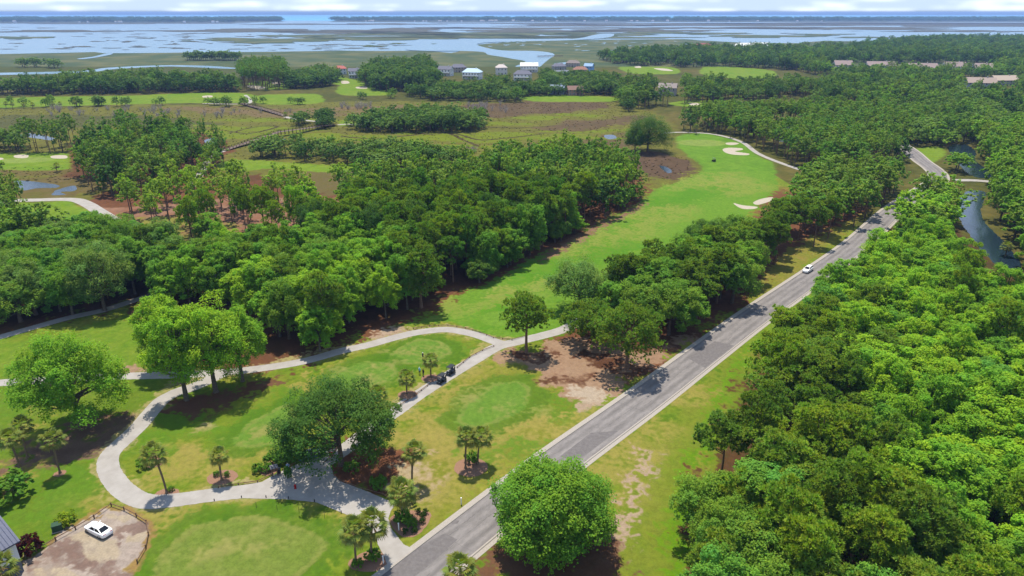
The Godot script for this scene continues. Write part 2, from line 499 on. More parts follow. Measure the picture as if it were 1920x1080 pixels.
	for q in [[GREEN_NEAR, 1.7], [TEE_OVAL, 1.5], [TEE_BACK, 1.22], [TEE_MID, 1.2], [TEE_LEFT, 1.2]]:
		var w := ground(smooth(px(q[0]), 4))
		var mid := Vector2.ZERO
		for p in w: mid += p / w.size()
		var big := PackedVector2Array()
		for p in w: big.append(p + (p - mid).normalized() * q[1] * 2.0)
		layer(near_t, big, sun_col(88, 140, 32), sun_col(108, 150, 40), 1.2, 1.3, 0.0, 0.7)
		layer(near_t, w, sun_col(134, 162, 62) if q[1] > 1.6 else sun_col(120, 168, 56), sun_col(160, 172, 86) if q[1] > 1.6 else sun_col(146, 178, 76), 0.5, 0.55)
		var ring := PackedVector2Array()
		for p in w: ring.append(p + (mid - p).normalized() * 0.7)
		ring.append(ring[0])
		layer(near_t, ribbon(ring, 0.9), sun_col(176, 172, 98), sun_col(164, 176, 84), 0.5, 0.5, 0.4, 0.6)
		for i in 6:
			var v := mid + Vector2(rng.randf_range(-7, 7), rng.randf_range(-4, 4))
			layer(near_t, Transform2D(rng.randf_range(-1, 0), v) * PackedVector2Array([Vector2(-4, -1.2), Vector2(4, -1.2), Vector2(4.5, 1.2), Vector2(-4, 1)]), sun_col(166, 178, 84), sun_col(186, 180, 108), 1.0, 1.2, 0.5, 0.7)
	paint(ell(933, 598, 4, 4.5), sun_col(132, 178, 56), sun_col(144, 184, 66), 0.4, 0.6)
	# bare sand, soil and needles
	paint([915, 664, 975, 655, 1003, 655, 1050, 632, 1100, 640, 1180, 650, 1240, 640, 1290, 625, 1290, 650, 1210, 688, 1175, 715, 1140, 745, 1140, 760, 1110, 758, 1070, 752, 1037, 725, 1000, 700, 965, 682], dirt, sand2, 2, 1.2)
	paint([1075, 725, 1130, 728, 1148, 745, 1120, 760, 1078, 750], sand, sun_col(226, 206, 180), 1.5, 0.8, 0.35)
	for e in [[1000, 668, 5, 3], [1170, 690, 6, 3], [1060, 710, 5, 2.5], [1230, 650, 7, 3], [1120, 670, 5, 3], [1190, 700, 4, 2]]:
		paint(ell(e[0], e[1], e[2], e[3]), straw, sun_col(112, 78, 58), 2, 1.5, 0.4)
	paint([1085, 758, 1130, 755, 1100, 772, 1080, 772], sand, sand2, 1, 0.8, 0.4)
	paint([1180, 905, 1200, 850, 1222, 840, 1205, 900, 1190, 960, 1172, 1010, 1160, 1060, 1120, 1090, 1130, 1020, 1160, 950], sand, sand2, 2.2, 1.5, 0.26)
	paint([920, 1050, 960, 1020, 1040, 1010, 1130, 1000, 1160, 1040, 1150, 1090, 900, 1100], sun_col(150, 116, 92), straw, 2, 1.5)
	paint([620, 850, 625, 890, 637, 902, 690, 922, 722, 932, 738, 905, 770, 885, 775, 850, 730, 840, 650, 830], straw, straw2, 1.5, 1)
	paint([755, 870, 800, 860, 835, 880, 838, 910, 800, 945, 775, 945, 745, 920], sun_col(196, 172, 108), sand, 2.5, 1.5, 0.45)
	paint([8, 880, 60, 830, 150, 790, 250, 775, 246, 800, 190, 850, 150, 862, 110, 878, 60, 872], sun_col(176, 146, 126), sun_col(128, 98, 80), 2, 1.5, 0.3)
	paint([300, 770, 340, 745, 420, 735, 520, 705, 515, 725, 430, 755, 350, 785], sun_col(150, 112, 90), straw, 2, 1.2, 0.3)
	paint([210, 690, 260, 686, 290, 692, 285, 702, 220, 704], sun_col(196, 162, 128), sand2, 1.5, 1, 0.35)
	paint([365, 800, 400, 788, 412, 794, 370, 808], sand, dry, 1.5, 1, 0.4)
	paint([690, 620, 720, 612, 770, 620, 740, 632, 700, 640], sand2, sand, 1.5, 1, 0.3)
	paint([150, 385, 220, 390, 330, 380, 460, 370, 620, 370, 680, 390, 640, 430, 560, 440, 480, 452, 380, 455, 300, 460, 240, 450], sun_col(206, 172, 150), straw2, 4, 3, 0.34)
	paint([250, 420, 330, 410, 480, 430, 480, 450, 380, 460, 300, 455], sun_col(150, 156, 70), dry, 4, 3, 0.42)
	paint([560, 400, 640, 385, 660, 410, 600, 430], sun_col(190, 150, 126), straw2, 3, 2, 0.3)
	paint([1150, 408, 1190, 385, 1215, 378, 1200, 392, 1150, 420, 1100, 445, 1040, 480, 1010, 490, 1060, 450], sand2, straw, 2, 1.5, 0.3)
	# shoulders of worn soil along the paths
	for a in [[740, 773, 790, 737, 853, 697, 893, 673, 933, 650, 973, 640], [927, 640, 873, 623, 807, 620, 733, 635, 640, 658, 487, 690, 340, 712], [340, 712, 287, 767, 230, 827, 200, 870, 227, 917, 283, 942, 400, 928, 533, 913]]:
		layer(near_t, ribbon(ground(smooth(px(a), 5, false)), 4.9), sand, dry, 1.2, 0.5, 0.46)
	# holes beyond the marsh
	for a in [[-200, 186, 0, 184, 100, 181, 250, 179, 400, 173, 480, 178, 470, 192, 350, 193, 200, 197, -200, 204], [480, 180, 540, 176, 600, 178, 596, 194, 490, 195], [466, 155, 500, 152, 540, 158, 538, 167, 480, 166], [590, 146, 640, 144, 700, 160, 690, 168, 620, 156], [640, 160, 700, 164, 740, 178, 640, 178], [985, 181, 1060, 178, 1160, 183, 1150, 190, 1000, 190], [1165, 125, 1210, 122, 1268, 128, 1270, 138, 1200, 139, 1165, 132], [1320, 126, 1380, 126, 1450, 133, 1446, 146, 1380, 147, 1318, 140], [1255, 196, 1280, 189, 1340, 187, 1392, 191, 1388, 199, 1300, 200], [400, 312, 430, 302, 480, 300, 560, 306, 680, 312, 690, 320, 600, 322, 500, 318, 440, 322], [-60, 290, 30, 288, 128, 288, 133, 312, 100, 320, -60, 314], [30, 381, 100, 376, 140, 380, 172, 400, 140, 412, 60, 414, 40, 400], [1690, 285, 1760, 275, 1775, 290, 1740, 310, 1720, 300], [1560, 152, 1610, 150, 1612, 160, 1570, 160], [640, 228, 660, 224, 662, 234, 640, 236]]:
		paint(a, sun_col(128, 176, 42), sun_col(166, 182, 66), 2, 1.6)
	for e in [[50, 300, 14, 8], [510, 160, 14, 9], [1310, 193, 14, 8], [1316, 268, 15, 11]]:
		paint(ell(e[0], e[1], e[2], e[3]), sun_col(160, 186, 84), sun_col(172, 190, 96), 1, 1.6)
	# sandy parking lot with damp stains
	paint([47, 1060, 72, 1028, 209, 946, 282, 985, 286, 1010, 276, 1036, 240, 1082, 225, 1110, 40, 1110], sun_col(196, 150, 104), sun_col(176, 156, 84), 1, 0.8, 0.3)
	paint(LOT, sun_col(204, 184, 170), sun_col(224, 208, 194), 1, 0.4)
	for e in [[150, 1035, 4, 1.5], [130, 1040, 3, 1.2], [222, 1020, 1.2, 0.8], [165, 1052, 1.5, 0.8], [190, 1048, 4, 0.8], [246, 1000, 1.4, 2], [110, 1030, 2.5, 1], [200, 1065, 5, 0.8], [95, 1060, 3, 1.2]]:
		paint(ell(e[0], e[1], e[2], e[3], 0.5), sun_col(150, 124, 112), sun_col(174, 146, 132), 1.2, 0.6, 0.35, 0.85)
	for e in [[150, 1010, 1.6, 0.8], [258, 1009, 0.7, 1.5], [232, 973, 1.6, 0.7], [185, 1030, 4, 1.6], [206, 968, 1.2, 0.6], [110, 1075, 4, 1.2]]:
		paint(ell(e[0], e[1], e[2], e[3], 0.4), sun_col(226, 210, 186), sun_col(214, 194, 160), 0.6, 0.4, 0.3)

func ground_material(t: Dictionary, n: String) -> StandardMaterial3D:
	var m := mat(n, Color.WHITE, 0.95, 0.0, 0.15)
	m.albedo_texture = ImageTexture.create_from_image(Image.create_from_data(t.w, t.h, false, Image.FORMAT_RGB8, t.d))
	m.texture_repeat = false
	return m

# ---------- trees ----------
var lib := {}      # kind -> {"near": [[trunk, crown]...], "far": [...]}

func rv() -> Vector3:
	return Vector3(rng.randf_range(-1, 1), rng.randf_range(-1, 1), rng.randf_range(-1, 1))

func leaf_col(base: Color, spread: float) -> Color:
	var k := 1.0 + rng.randf_range(-spread, spread)
	var warm := rng.randf_range(-0.12, 0.16)
	return Color(base.r * k * (1 + warm), base.g * k, base.b * k * (1 - warm))

func add_leaf(v: PackedVector3Array, c: PackedColorArray, at: Vector3, n: Vector3, s: float, col: Color) -> void:
	var u := n.cross(rv()).normalized() * s
	var w := n.cross(u).normalized() * s * rng.randf_range(0.55, 0.8)
	var bend := n * s * rng.randf_range(-0.35, 0.1)
	v.append(at - u); v.append(at + w + bend); v.append(at + u)
	v.append(at - u); v.append(at + u); v.append(at - w + bend)
	for i in 6: c.append(col)

func lobes_of(R: float, y0: float, y1: float, n: int, fat: float, irregular: float) -> Array:   # [centre, radius] of the leafy boughs that make up a crown
	var o := []
	var mid := (y0 + y1) * 0.5
	var hy := (y1 - y0) * 0.5
	for i in n:
		var t := (i + 0.5) / n
		var yy := 1.0 - 1.75 * t
		var a := i * 2.39996 + rng.randf_range(-0.5, 0.5)
		var r := sqrt(maxf(0.0, 1 - yy * yy)) if yy > -0.2 else 0.95
		var k := 0.70 + rng.randf_range(-irregular, irregular)
		var lr := R * fat * rng.randf_range(0.75, 1.25)
		o.append([Vector3(cos(a) * r * R * k, mid + yy * hy * (k + 0.08), sin(a) * r * R * k), lr])
	o.append([Vector3(0, mid, 0), R * 0.5])
	return o

func leafy(lobes: Array, per: int, leaf: float, base: Color, spread: float) -> ArrayMesh:
	var v := PackedVector3Array()
	var c := PackedColorArray()
	for l in lobes:
		var tone := leaf_col(base, 0.10)
		var lr: float = l[1]
		var sub := []      # twigs: small bunches on the bough
		for i in maxi(5, per / 14):
			var d := (rv() + Vector3(0, 0.35, 0)).normalized()
			sub.append(d * Vector3(1, 0.8, 1) * lr * rng.randf_range(0.72, 1.05))
		for i in per:
			var s: Vector3 = sub[i % sub.size()]
			var q := s + rv() * lr * 0.27
			var n := (q.normalized() * 0.4 + Vector3(0, 0.8, 0) + rv() * 0.6).normalized()
			add_leaf(v, c, l[0] + q, n, leaf * rng.randf_range(0.7, 1.25), leaf_col(tone, spread))
	return soup(v, c)

func needly(lobes: Array, per: int, needle: float, base: Color) -> ArrayMesh:   # tufts of needles that stand up on the boughs
	var v := PackedVector3Array()
	var c := PackedColorArray()
	for l in lobes:
		var lr: float = l[1]
		var tone := leaf_col(base, 0.12)
		for i in per:
			var d := (rv() + Vector3(0, 0.4, 0)).normalized()
			var at: Vector3 = l[0] + d * Vector3(1.15, 0.7, 1.15) * lr * rng.randf_range(0.6, 1.1)
			var axis := (d * 0.5 + Vector3(0, 0.8, 0) + rv() * 0.25).normalized()
			var tuft := leaf_col(tone, 0.16)
			for k in 15:
				var e := (axis * 0.75 + rv() * 0.9).normalized()
				var w := e.cross(Vector3.UP + rv() * 0.5).normalized() * needle * 0.2
				var col := leaf_col(tuft, 0.1)
				v.append(at + w); v.append(at - w); v.append(at + e * needle * rng.randf_range(0.75, 1.15))
				c.append(col); c.append(col); c.append(col)
	return soup(v, c)

func trunk_mesh(top: float, r: float, lobes: Array, limbs: int, fork: float, sides := 7) -> ArrayMesh:
	var v := PackedVector3Array()
	var p := [Vector3(0, -0.3, 0), Vector3(0, 0.3, 0)]
	var rr := [r * 1.45, r * 1.1]
	var lean := Vector3(rng.randf_range(-0.4, 0.4), 0, rng.randf_range(-0.4, 0.4))
	for i in range(1, 6):
		var t := i / 5.0
		p.append(Vector3(0, top * t, 0) + lean * t * t + rv() * 0.06 * top * 0.1)
		rr.append(r * lerpf(1.0, 0.28, t))
	tube(v, p, rr, sides)
	for i in mini(limbs, lobes.size()):
		var l: Array = lobes[i * lobes.size() / limbs]
		var e: Vector3 = l[0]
		var y0 := clampf(lerpf(fork, e.y, 0.45), fork, top * 0.95)
		var s := Vector3(0, y0, 0) + lean * pow(y0 / top, 2)
		var m := s.lerp(e, 0.5) + Vector3(0, -0.06 * s.distance_to(e), 0) + rv() * 0.3
		var lr := r * lerpf(0.55, 0.3, y0 / top)
		tube(v, [s, m, e], [lr, lr * 0.65, lr * 0.25], 5, false)
	return soup(v)

func leaf_mat(n: String, tint: Color) -> StandardMaterial3D:
	if mats.has(n): return mats[n]
	var m := mat(n, tint, 0.66, 0.0, 0.22)
	m.vertex_color_use_as_albedo = true
	m.backlight_enabled = true
	m.backlight = Color(0.88, 0.95, 0.4)
	return m

const PINE := Color(0.25, 0.41, 0.066)
const BROAD := Color(0.25, 0.50, 0.042)
const OAK := Color(0.15, 0.29, 0.052)

func make_library() -> void:
	lib = {"pine_tree": {"near": [], "far": []}, "broadleaf_tree": {"near": [], "far": []}, "oak_tree": {"near": [], "far": []}}
	for i in 5:
		var l := lobes_of(4.5, 5.4 + i * 0.8, 16.0, 24 + i * 2, 0.25, 0.28)
		lib.pine_tree.near.append([trunk_mesh(14.8, 0.24, l, 14, 6.0), needly(l, 32, 0.56, PINE)])
	for i in 3:
		var l := lobes_of(4.4, 6.0 + i * 1.2, 16.0, 11 + i * 2, 0.34, 0.32)
		lib.pine_tree.far.append([trunk_mesh(14.8, 0.26, l, 4, 6.0, 5), leafy(l, 60, 0.42, PINE, 0.24)])
	for i in 5:
		var l := lobes_of(4.9, 1.8, 14.0, 34 + i * 3, 0.24, 0.24)
		lib.broadleaf_tree.near.append([trunk_mesh(11.5, 0.27, l, 12, 2.6), leafy(l, 430, 0.172, BROAD, 0.22)])
	for i in 3:
		var l := lobes_of(4.8, 2.2 + i, 14.0, 14 + i * 2, 0.34, 0.24)
		lib.broadleaf_tree.far.append([trunk_mesh(11.5, 0.28, l, 3, 2.6, 5), leafy(l, 66, 0.46, BROAD, 0.24)])
	for i in 4:
		var l := lobes_of(6.4, 2.2, 11.5, 36 + i * 3, 0.24, 0.22)
		lib.oak_tree.near.append([trunk_mesh(8.6, 0.45, l, 16, 1.8), leafy(l, 430, 0.172, OAK, 0.26)])
	for i in 3:
		var l := lobes_of(6.2, 1.4 + i * 0.6, 11.5, 14 + i * 3, 0.33, 0.24)
		lib.oak_tree.far.append([trunk_mesh(8.6, 0.4, l, 3, 1.8, 5), leafy(l, 76, 0.5, OAK, 0.28)])

const TINTS := {
	"pine_tree": [["olive green", 1.0, 1.0, 1.0], ["dark olive", 0.8, 0.84, 0.9], ["yellowish green", 1.26, 1.2, 0.95], ["deep green", 0.72, 0.92, 1.0]],
	"broadleaf_tree": [["bright green", 1.0, 1.0, 1.0], ["fresh lime green", 1.36, 1.2, 1.0], ["mid green", 0.78, 0.82, 1.1], ["blue-green", 0.72, 0.86, 1.8]],
	"oak_tree": [["dark green", 1.0, 1.0, 1.0], ["grey-green", 1.5, 1.32, 2.0], ["deep green", 0.62, 0.72, 0.8], ["mossy green", 1.5, 1.4, 1.1]],
}
const SIZE := {"pine_tree": 16.0, "broadleaf_tree": 14.0, "oak_tree": 11.5}
const SPREAD := {"pine_tree": 4.3, "broadleaf_tree": 4.8, "oak_tree": 6.2}

func plant(kind: String, at: Vector3, height: float, wide: float, tint: int, where: String, group: String, own := "") -> void:
	trees.append({"k": kind, "at": at, "h": height / SIZE[kind], "w": wide / SPREAD[kind], "t": tint, "where": where, "g": group, "own": own, "turn": rng.randf() * TAU, "v": rng.randi()})

func lone(kind: String, bx: float, by: float, top: float, wide: float, tint: int, label: String, n := 46, low := 0.16, fat := 0.25, per := 300) -> void:   # foot at pixel (bx, by), crown up to row top
	var b := gp(bx, by)
	var h := height_to(b + Vector3(0, 0, -wide * 0.35), top)
	plant(kind, b, h, wide, tint, "", "", label)
	var l := lobes_of(wide, h * low, h, n, fat, 0.2)
	var base: Color = {"pine_tree": PINE, "broadleaf_tree": BROAD, "oak_tree": OAK}[kind]
	var crown := needly(l, per / 8, 0.56, base) if kind == "pine_tree" else leafy(l, int(per * 1.75), 0.172, base, 0.24)
	trees[-1].mesh = [trunk_mesh(h * 0.82, 0.017 * h + 0.02 * wide, l, mini(26, n / 2), h * maxf(0.16, low)), crown]

func free_spot(p: Vector2, margin: float) -> bool:
	for k in keep:
		if k[1].has_point(p) and Geometry2D.is_point_in_polygon(p, k[0]): return false
		if margin > 0 and k[1].grow(margin).has_point(p):
			for i in 4:
				var q := p + Vector2(margin, 0).rotated(i * PI / 2)
				if Geometry2D.is_point_in_polygon(q, k[0]): return false
	return true

# fills the pixels of POLY, which outlines where the middles of the crowns show, with trees
func wood(poly: Array, gap: float, mix: Callable, hs: Array, ws: Array, where: String, group: String, ratio := 0.6) -> void:
	var p := px(poly)
	var lo := Vector2(1e9, 1e9)
	var hi := -lo
	for v in p:
		var g := gp(v.x, v.y, hs[0] * ratio)
		lo = lo.min(Vector2(g.x, g.z))
		hi = hi.max(Vector2(g.x, g.z))
	var z := lo.y
	var odd := 0
	while z < hi.y:
		var x := lo.x + (gap * 0.5 if odd % 2 else 0.0)
		odd += 1
		while x < hi.x:
			var g := Vector3(x + rng.randf_range(-0.36, 0.36) * gap, 0, z + rng.randf_range(-0.36, 0.36) * gap)
			x += gap
			var h := rng.randf_range(hs[0], hs[1])
			var q := proj(g + Vector3(0, hs[0] * ratio, 0))
			if not Geometry2D.is_point_in_polygon(q, p) or not free_spot(Vector2(g.x, g.z), 1.6): continue
			var m: Array = mix.call(q)
			var wide := rng.randf_range(ws[0], ws[1]) * (1.0 if m[0] != "oak_tree" else 1.15) * (0.86 if m[0] == "pine_tree" else 1.0)
			plant(m[0], g, h * (1.06 if m[0] == "pine_tree" else 0.94), wide, m[1], where, group)
		z += gap * 0.87

func pick(a: Array) -> Array:   # [kind, tint, weight, ...]
	var r := rng.randf()
	for q in a:
		r -= q[2]
		if r <= 0: return [q[0], q[1]]
	return [a[0][0], a[0][1]]

func build_trees() -> void:
	var bark := {"pine_tree": tex_mat("pine bark", Color(0.36, 0.27, 0.21), Color(0.52, 0.42, 0.34), 2.0, 31), "broadleaf_tree": tex_mat("grey bark", Color(0.28, 0.25, 0.21), Color(0.44, 0.4, 0.34), 2.0, 32)}
	bark.oak_tree = tex_mat("oak bark", Color(0.28, 0.24, 0.2), Color(0.44, 0.38, 0.32), 2.0, 33)
	for kind in ["pine_tree", "broadleaf_tree", "oak_tree"]:
		var mine := []
		for t in trees:
			if t.k != kind: continue
			var q := proj(t.at + Vector3(0, 6, 0))
			var d: float = t.at.distance_to(Vector3(0, EYE, 0))
			t.d = d
			t.big = t.w / d if q.x > -60 and q.x < 1980 and q.y < 1150 else t.w / d * 0.05
			if t.own: t.big = 10.0
			mine.append(t)
		mine.sort_custom(func(a, b): return a.big > b.big)
		var rest := {}
		for i in mine.size():
			var t: Dictionary = mine[i]
			var set_: Array = lib[kind]["near" if t.d < 260 else "far"]
			var vi: int = t.v % set_.size()
			var b := Basis(Vector3.UP, t.turn).scaled(Vector3(t.w, t.h, t.w))
			var own_mesh: Array = t.get("mesh", [])
			if own_mesh: b = Basis()
			var tint: Array = TINTS[kind][t.t]
			var noun: String = {"pine_tree": "pine", "broadleaf_tree": "broadleaf tree", "oak_tree": "oak"}[kind]
			if i < 298:
				var o := thing(kind, t.own if t.own else "%s %s %s" % [tint[0], noun, t.where], "tree", t.at, 0.0, "" if t.own else "%s %ss %s" % [tint[0], noun, t.where])
				o.basis = b
				mi("trunk", own_mesh[0] if own_mesh else set_[vi][0], bark[kind], o)
				mi("crown", own_mesh[1] if own_mesh else set_[vi][1], leaf_mat(kind + " " + tint[0], Color(tint[1] * 0.7, tint[2] * 0.7, tint[3] * 0.5).linear_to_srgb()), o)
			else:
				var key := [t.d < 260, vi]
				if not rest.has(key): rest[key] = []
				rest[key].append([Transform3D(b, t.at), Color(tint[1] * 0.7, tint[2] * 0.7, tint[3] * 0.5)])
		print(kind, " ", mine.size())
		if rest.is_empty(): continue
		var noun2: String = {"pine_tree": "pine", "broadleaf_tree": "broadleaf", "oak_tree": "oak"}[kind]
		var mass := Node3D.new()
		mass.name = noun2 + "_woodland"
		add_child(mass)
		tag(mass, "far-off mass of %s woodland merging into one canopy" % noun2, "woodland", "", "stuff")
		for key in rest:
			var set2: Array = lib[kind]["near" if key[0] else "far"]
			for part in 2:
				var mm := MultiMesh.new()
				mm.transform_format = MultiMesh.TRANSFORM_3D
				mm.use_colors = part == 1
				mm.mesh = set2[key[1]][part]
				mm.instance_count = rest[key].size()
				for j in rest[key].size():
					mm.set_instance_transform(j, rest[key][j][0])
					if part == 1: mm.set_instance_color(j, rest[key][j][1])
				var mo := MultiMeshInstance3D.new()
				mo.name = ["trunks", "canopy"][part]
				mo.multimesh = mm
				mo.material_override = bark[kind] if part == 0 else leaf_mat(kind + " mass", Color.WHITE)
				mass.add_child(mo, true)

# ---------- palms, shrubs ----------
var palm_lib: Array = []
var shrub_lib: Array = []

func make_palm() -> Array:   # head of fan leaves, unit: trunk top at the origin
	var v := PackedVector3Array()
	var c := PackedColorArray()
	var dead := PackedVector3Array()
	for i in 34:
		var t := (i + 0.5) / 34.0
		var el := lerpf(1.45, -0.75, pow(t, 0.9))
		var az := i * 2.39996 + rng.randf_range(-0.2, 0.2)
		var dir := Vector3(cos(az) * cos(el), sin(el), sin(az) * cos(el))
		var side := dir.cross(Vector3.UP).normalized() if absf(dir.y) < 0.98 else Vector3.RIGHT
		var stem := rng.randf_range(0.85, 1.35)
		var e := dir * stem + Vector3(0, -0.12 * stem, 0)
		var col := leaf_col(Color(0.2, 0.25, 0.06) if t < 0.75 else Color(0.27, 0.27, 0.09), 0.25)
		var wq := side * 0.03
		v.append_array([Vector3.ZERO + wq, Vector3.ZERO - wq, e]); c.append_array([col, col, col])
		var nrm := side.cross(dir).normalized()
		for k in 13:   # leaflets of the fan, drooping at their ends
			var a := (k - 6) / 6.0 * 1.45
			var d2 := (dir * cos(a) + side * sin(a)).normalized()
			var ln := rng.randf_range(0.85, 1.15) * (1.0 - 0.18 * absf(a))
			var w := d2.cross(nrm).normalized() * 0.075
			var m := e + d2 * ln * 0.6 + nrm * 0.04
			var tip := e + d2 * ln + Vector3(0, -0.26 * ln, 0)
			var cl := leaf_col(col, 0.15)
			v.append_array([e, m + w, m - w, m + w, tip, m - w])
			for q in 6: c.append(cl)
	for i in 9:
		var az := i * 0.7 + 0.2
		var d := Vector3(cos(az), -0.9, sin(az)) * rng.randf_range(0.5, 0.9)
		var s := Vector3(-sin(az), 0, cos(az)) * 0.16
		dead.append_array([Vector3(0, -0.1, 0), d + s, d - s])
	return [soup(v, c), soup(dead)]

func palm(bx: float, by: float, cx: float, cy: float, label: String, group := "", size := 1.0) -> void:
	var b := gp(bx, by)
	var h := height_to(b, cy)
	var top := gp(cx, cy, h)
	var o := thing("sabal_palm", label, "palm", b, 0.0, group)
	var lean := Vector3(top.x - b.x, 0, top.z - b.z).limit_length(h * 0.12)
	var v := PackedVector3Array()
	var p := [Vector3(0, -0.2, 0), Vector3(0, 0.25, 0)]
	var r := [0.32, 0.24]
	for i in range(1, 15):
		var t := i / 14.0
		p.append(Vector3(0, h * t, 0) + lean * t * t)
		r.append((0.165 if i % 2 else 0.148) * (1.0 if t < 0.85 else 1.25))
	tube(v, p, r, 9)
	mi("trunk", soup(v), mats["palm bark"], o)
	var k: Array = palm_lib[rng.randi() % palm_lib.size()]
	var cr := mi("crown", k[0], leaf_mat("palm leaf", Color(0.95, 0.95, 0.9)), o, Vector3(0, h, 0) + lean, Vector3(0, rng.randf() * TAU, 0))
	cr.scale = Vector3.ONE * size * rng.randf_range(0.95, 1.1)
	var dd := mi("dead_leaves", k[1], mats["dead leaf"], o, Vector3(0, h, 0) + lean)
	dd.scale = cr.scale

func shrub(x: float, y: float, r: float, h: float, tint: Color, label: String, group := "", n := "shrub") -> void:
	var o := thing(n, label, "shrub", gp(x, y), rng.randf() * TAU, group)
	var k: Array = shrub_lib[rng.randi() % shrub_lib.size()]
	var f := mi("foliage", k[0], leaf_mat("shrub " + tint.to_html(), tint), o)
	f.scale = Vector3(r, h, r)
	var s := mi("stem", k[1], mats["palm bark"], o)
	s.scale = f.scale

var twigs: Array = []

func twig_mesh() -> void:   # bare, much-branched shrubs, one metre tall
	for j in 3:
		var v := PackedVector3Array()
		for i in 12:
			var a := rng.randf() * TAU
			var e := Vector3(cos(a) * rng.randf_range(0.2, 0.9), rng.randf_range(0.6, 1.0), sin(a) * rng.randf_range(0.2, 0.9))
			var m := e * 0.5 + rv() * 0.1
			tube(v, [Vector3.ZERO, m, e], [0.035, 0.024, 0.01], 3, false)
			for k in 9:
				var s := m.lerp(e, rng.randf())
				tube(v, [s, s + (rv() + Vector3(0, 0.5, 0)) * 0.22], [0.016, 0.008], 3, false)
		twigs.append(soup(v))

# ---------- vehicles ----------
func wheel(o: Node3D, x: float, z: float, r: float, w: float) -> void:
	var g := Node3D.new()
	g.name = "wheel"
	o.add_child(g, true)
	g.position = Vector3(x, r, z)
	g.rotation.x = PI / 2
	mi("tyre", lathe([[r * 0.62, -w / 2], [r * 0.94, -w / 2], [r, -w * 0.3], [r, w * 0.3], [r * 0.94, w / 2], [r * 0.62, w / 2]], 18), mats["rubber"], g)
	mi("rim", lathe([[0.02, -w * 0.42], [r * 0.3, -w * 0.44], [r * 0.63, -w * 0.36], [r * 0.63, w * 0.36], [r * 0.3, w * 0.44], [0.02, w * 0.42]], 12), mats["alloy"], g)

func loft(st: Array) -> ArrayMesh:   # car body: stations [x, half width, bottom, belt, rise]
	var v := PackedVector3Array()
	var rows := []
	for s in st:
		var w: float = s[1]
		var row := []
		var half := [Vector2(0.0, s[2]), Vector2(w * 0.88, s[2]), Vector2(w * 0.98, s[2] + 0.1), Vector2(w, lerpf(s[2], s[3], 0.55)), Vector2(w * 0.96, s[3] - 0.05), Vector2(w * 0.86, s[3]), Vector2(0.0, s[3] + s[4])]
		for q in half: row.append(Vector3(s[0], q.y, q.x))
		for i in range(5, 0, -1): row.append(Vector3(s[0], half[i].y, -half[i].x))
		rows.append(row)
	var n: int = rows[0].size()
	for i in rows.size() - 1:
		for k in n: quad(v, rows[i][k], rows[i + 1][k], rows[i + 1][(k + 1) % n], rows[i][(k + 1) % n])
	for e in [0, rows.size() - 1]:
		for k in range(1, n - 1): v.append_array([rows[e][0], rows[e][k], rows[e][k + 1]])
	return soup(v)

func inset(q: Array, k: float, out: float) -> ArrayMesh:   # a pane a little smaller than the quad and proud of it
	var m := Vector3.ZERO
	for p in q: m += p / q.size()
	var n: Vector3 = (q[1] - q[0]).cross(q[2] - q[0]).normalized()
	if n.dot(m - Vector3(m.x, 0.8, 0)) < 0: n = -n
	var f := []
	var b := []
	for p in q:
		f.append(m + (p - m) * k + n * out)
		b.append(m + (p - m) * k - n * 0.01)
	var v := PackedVector3Array()
	quad(v, f[0], f[1], f[2], f[3])
	for i in 4: quad(v, b[i], b[(i + 1) % 4], f[(i + 1) % 4], f[i])
	return soup(v)

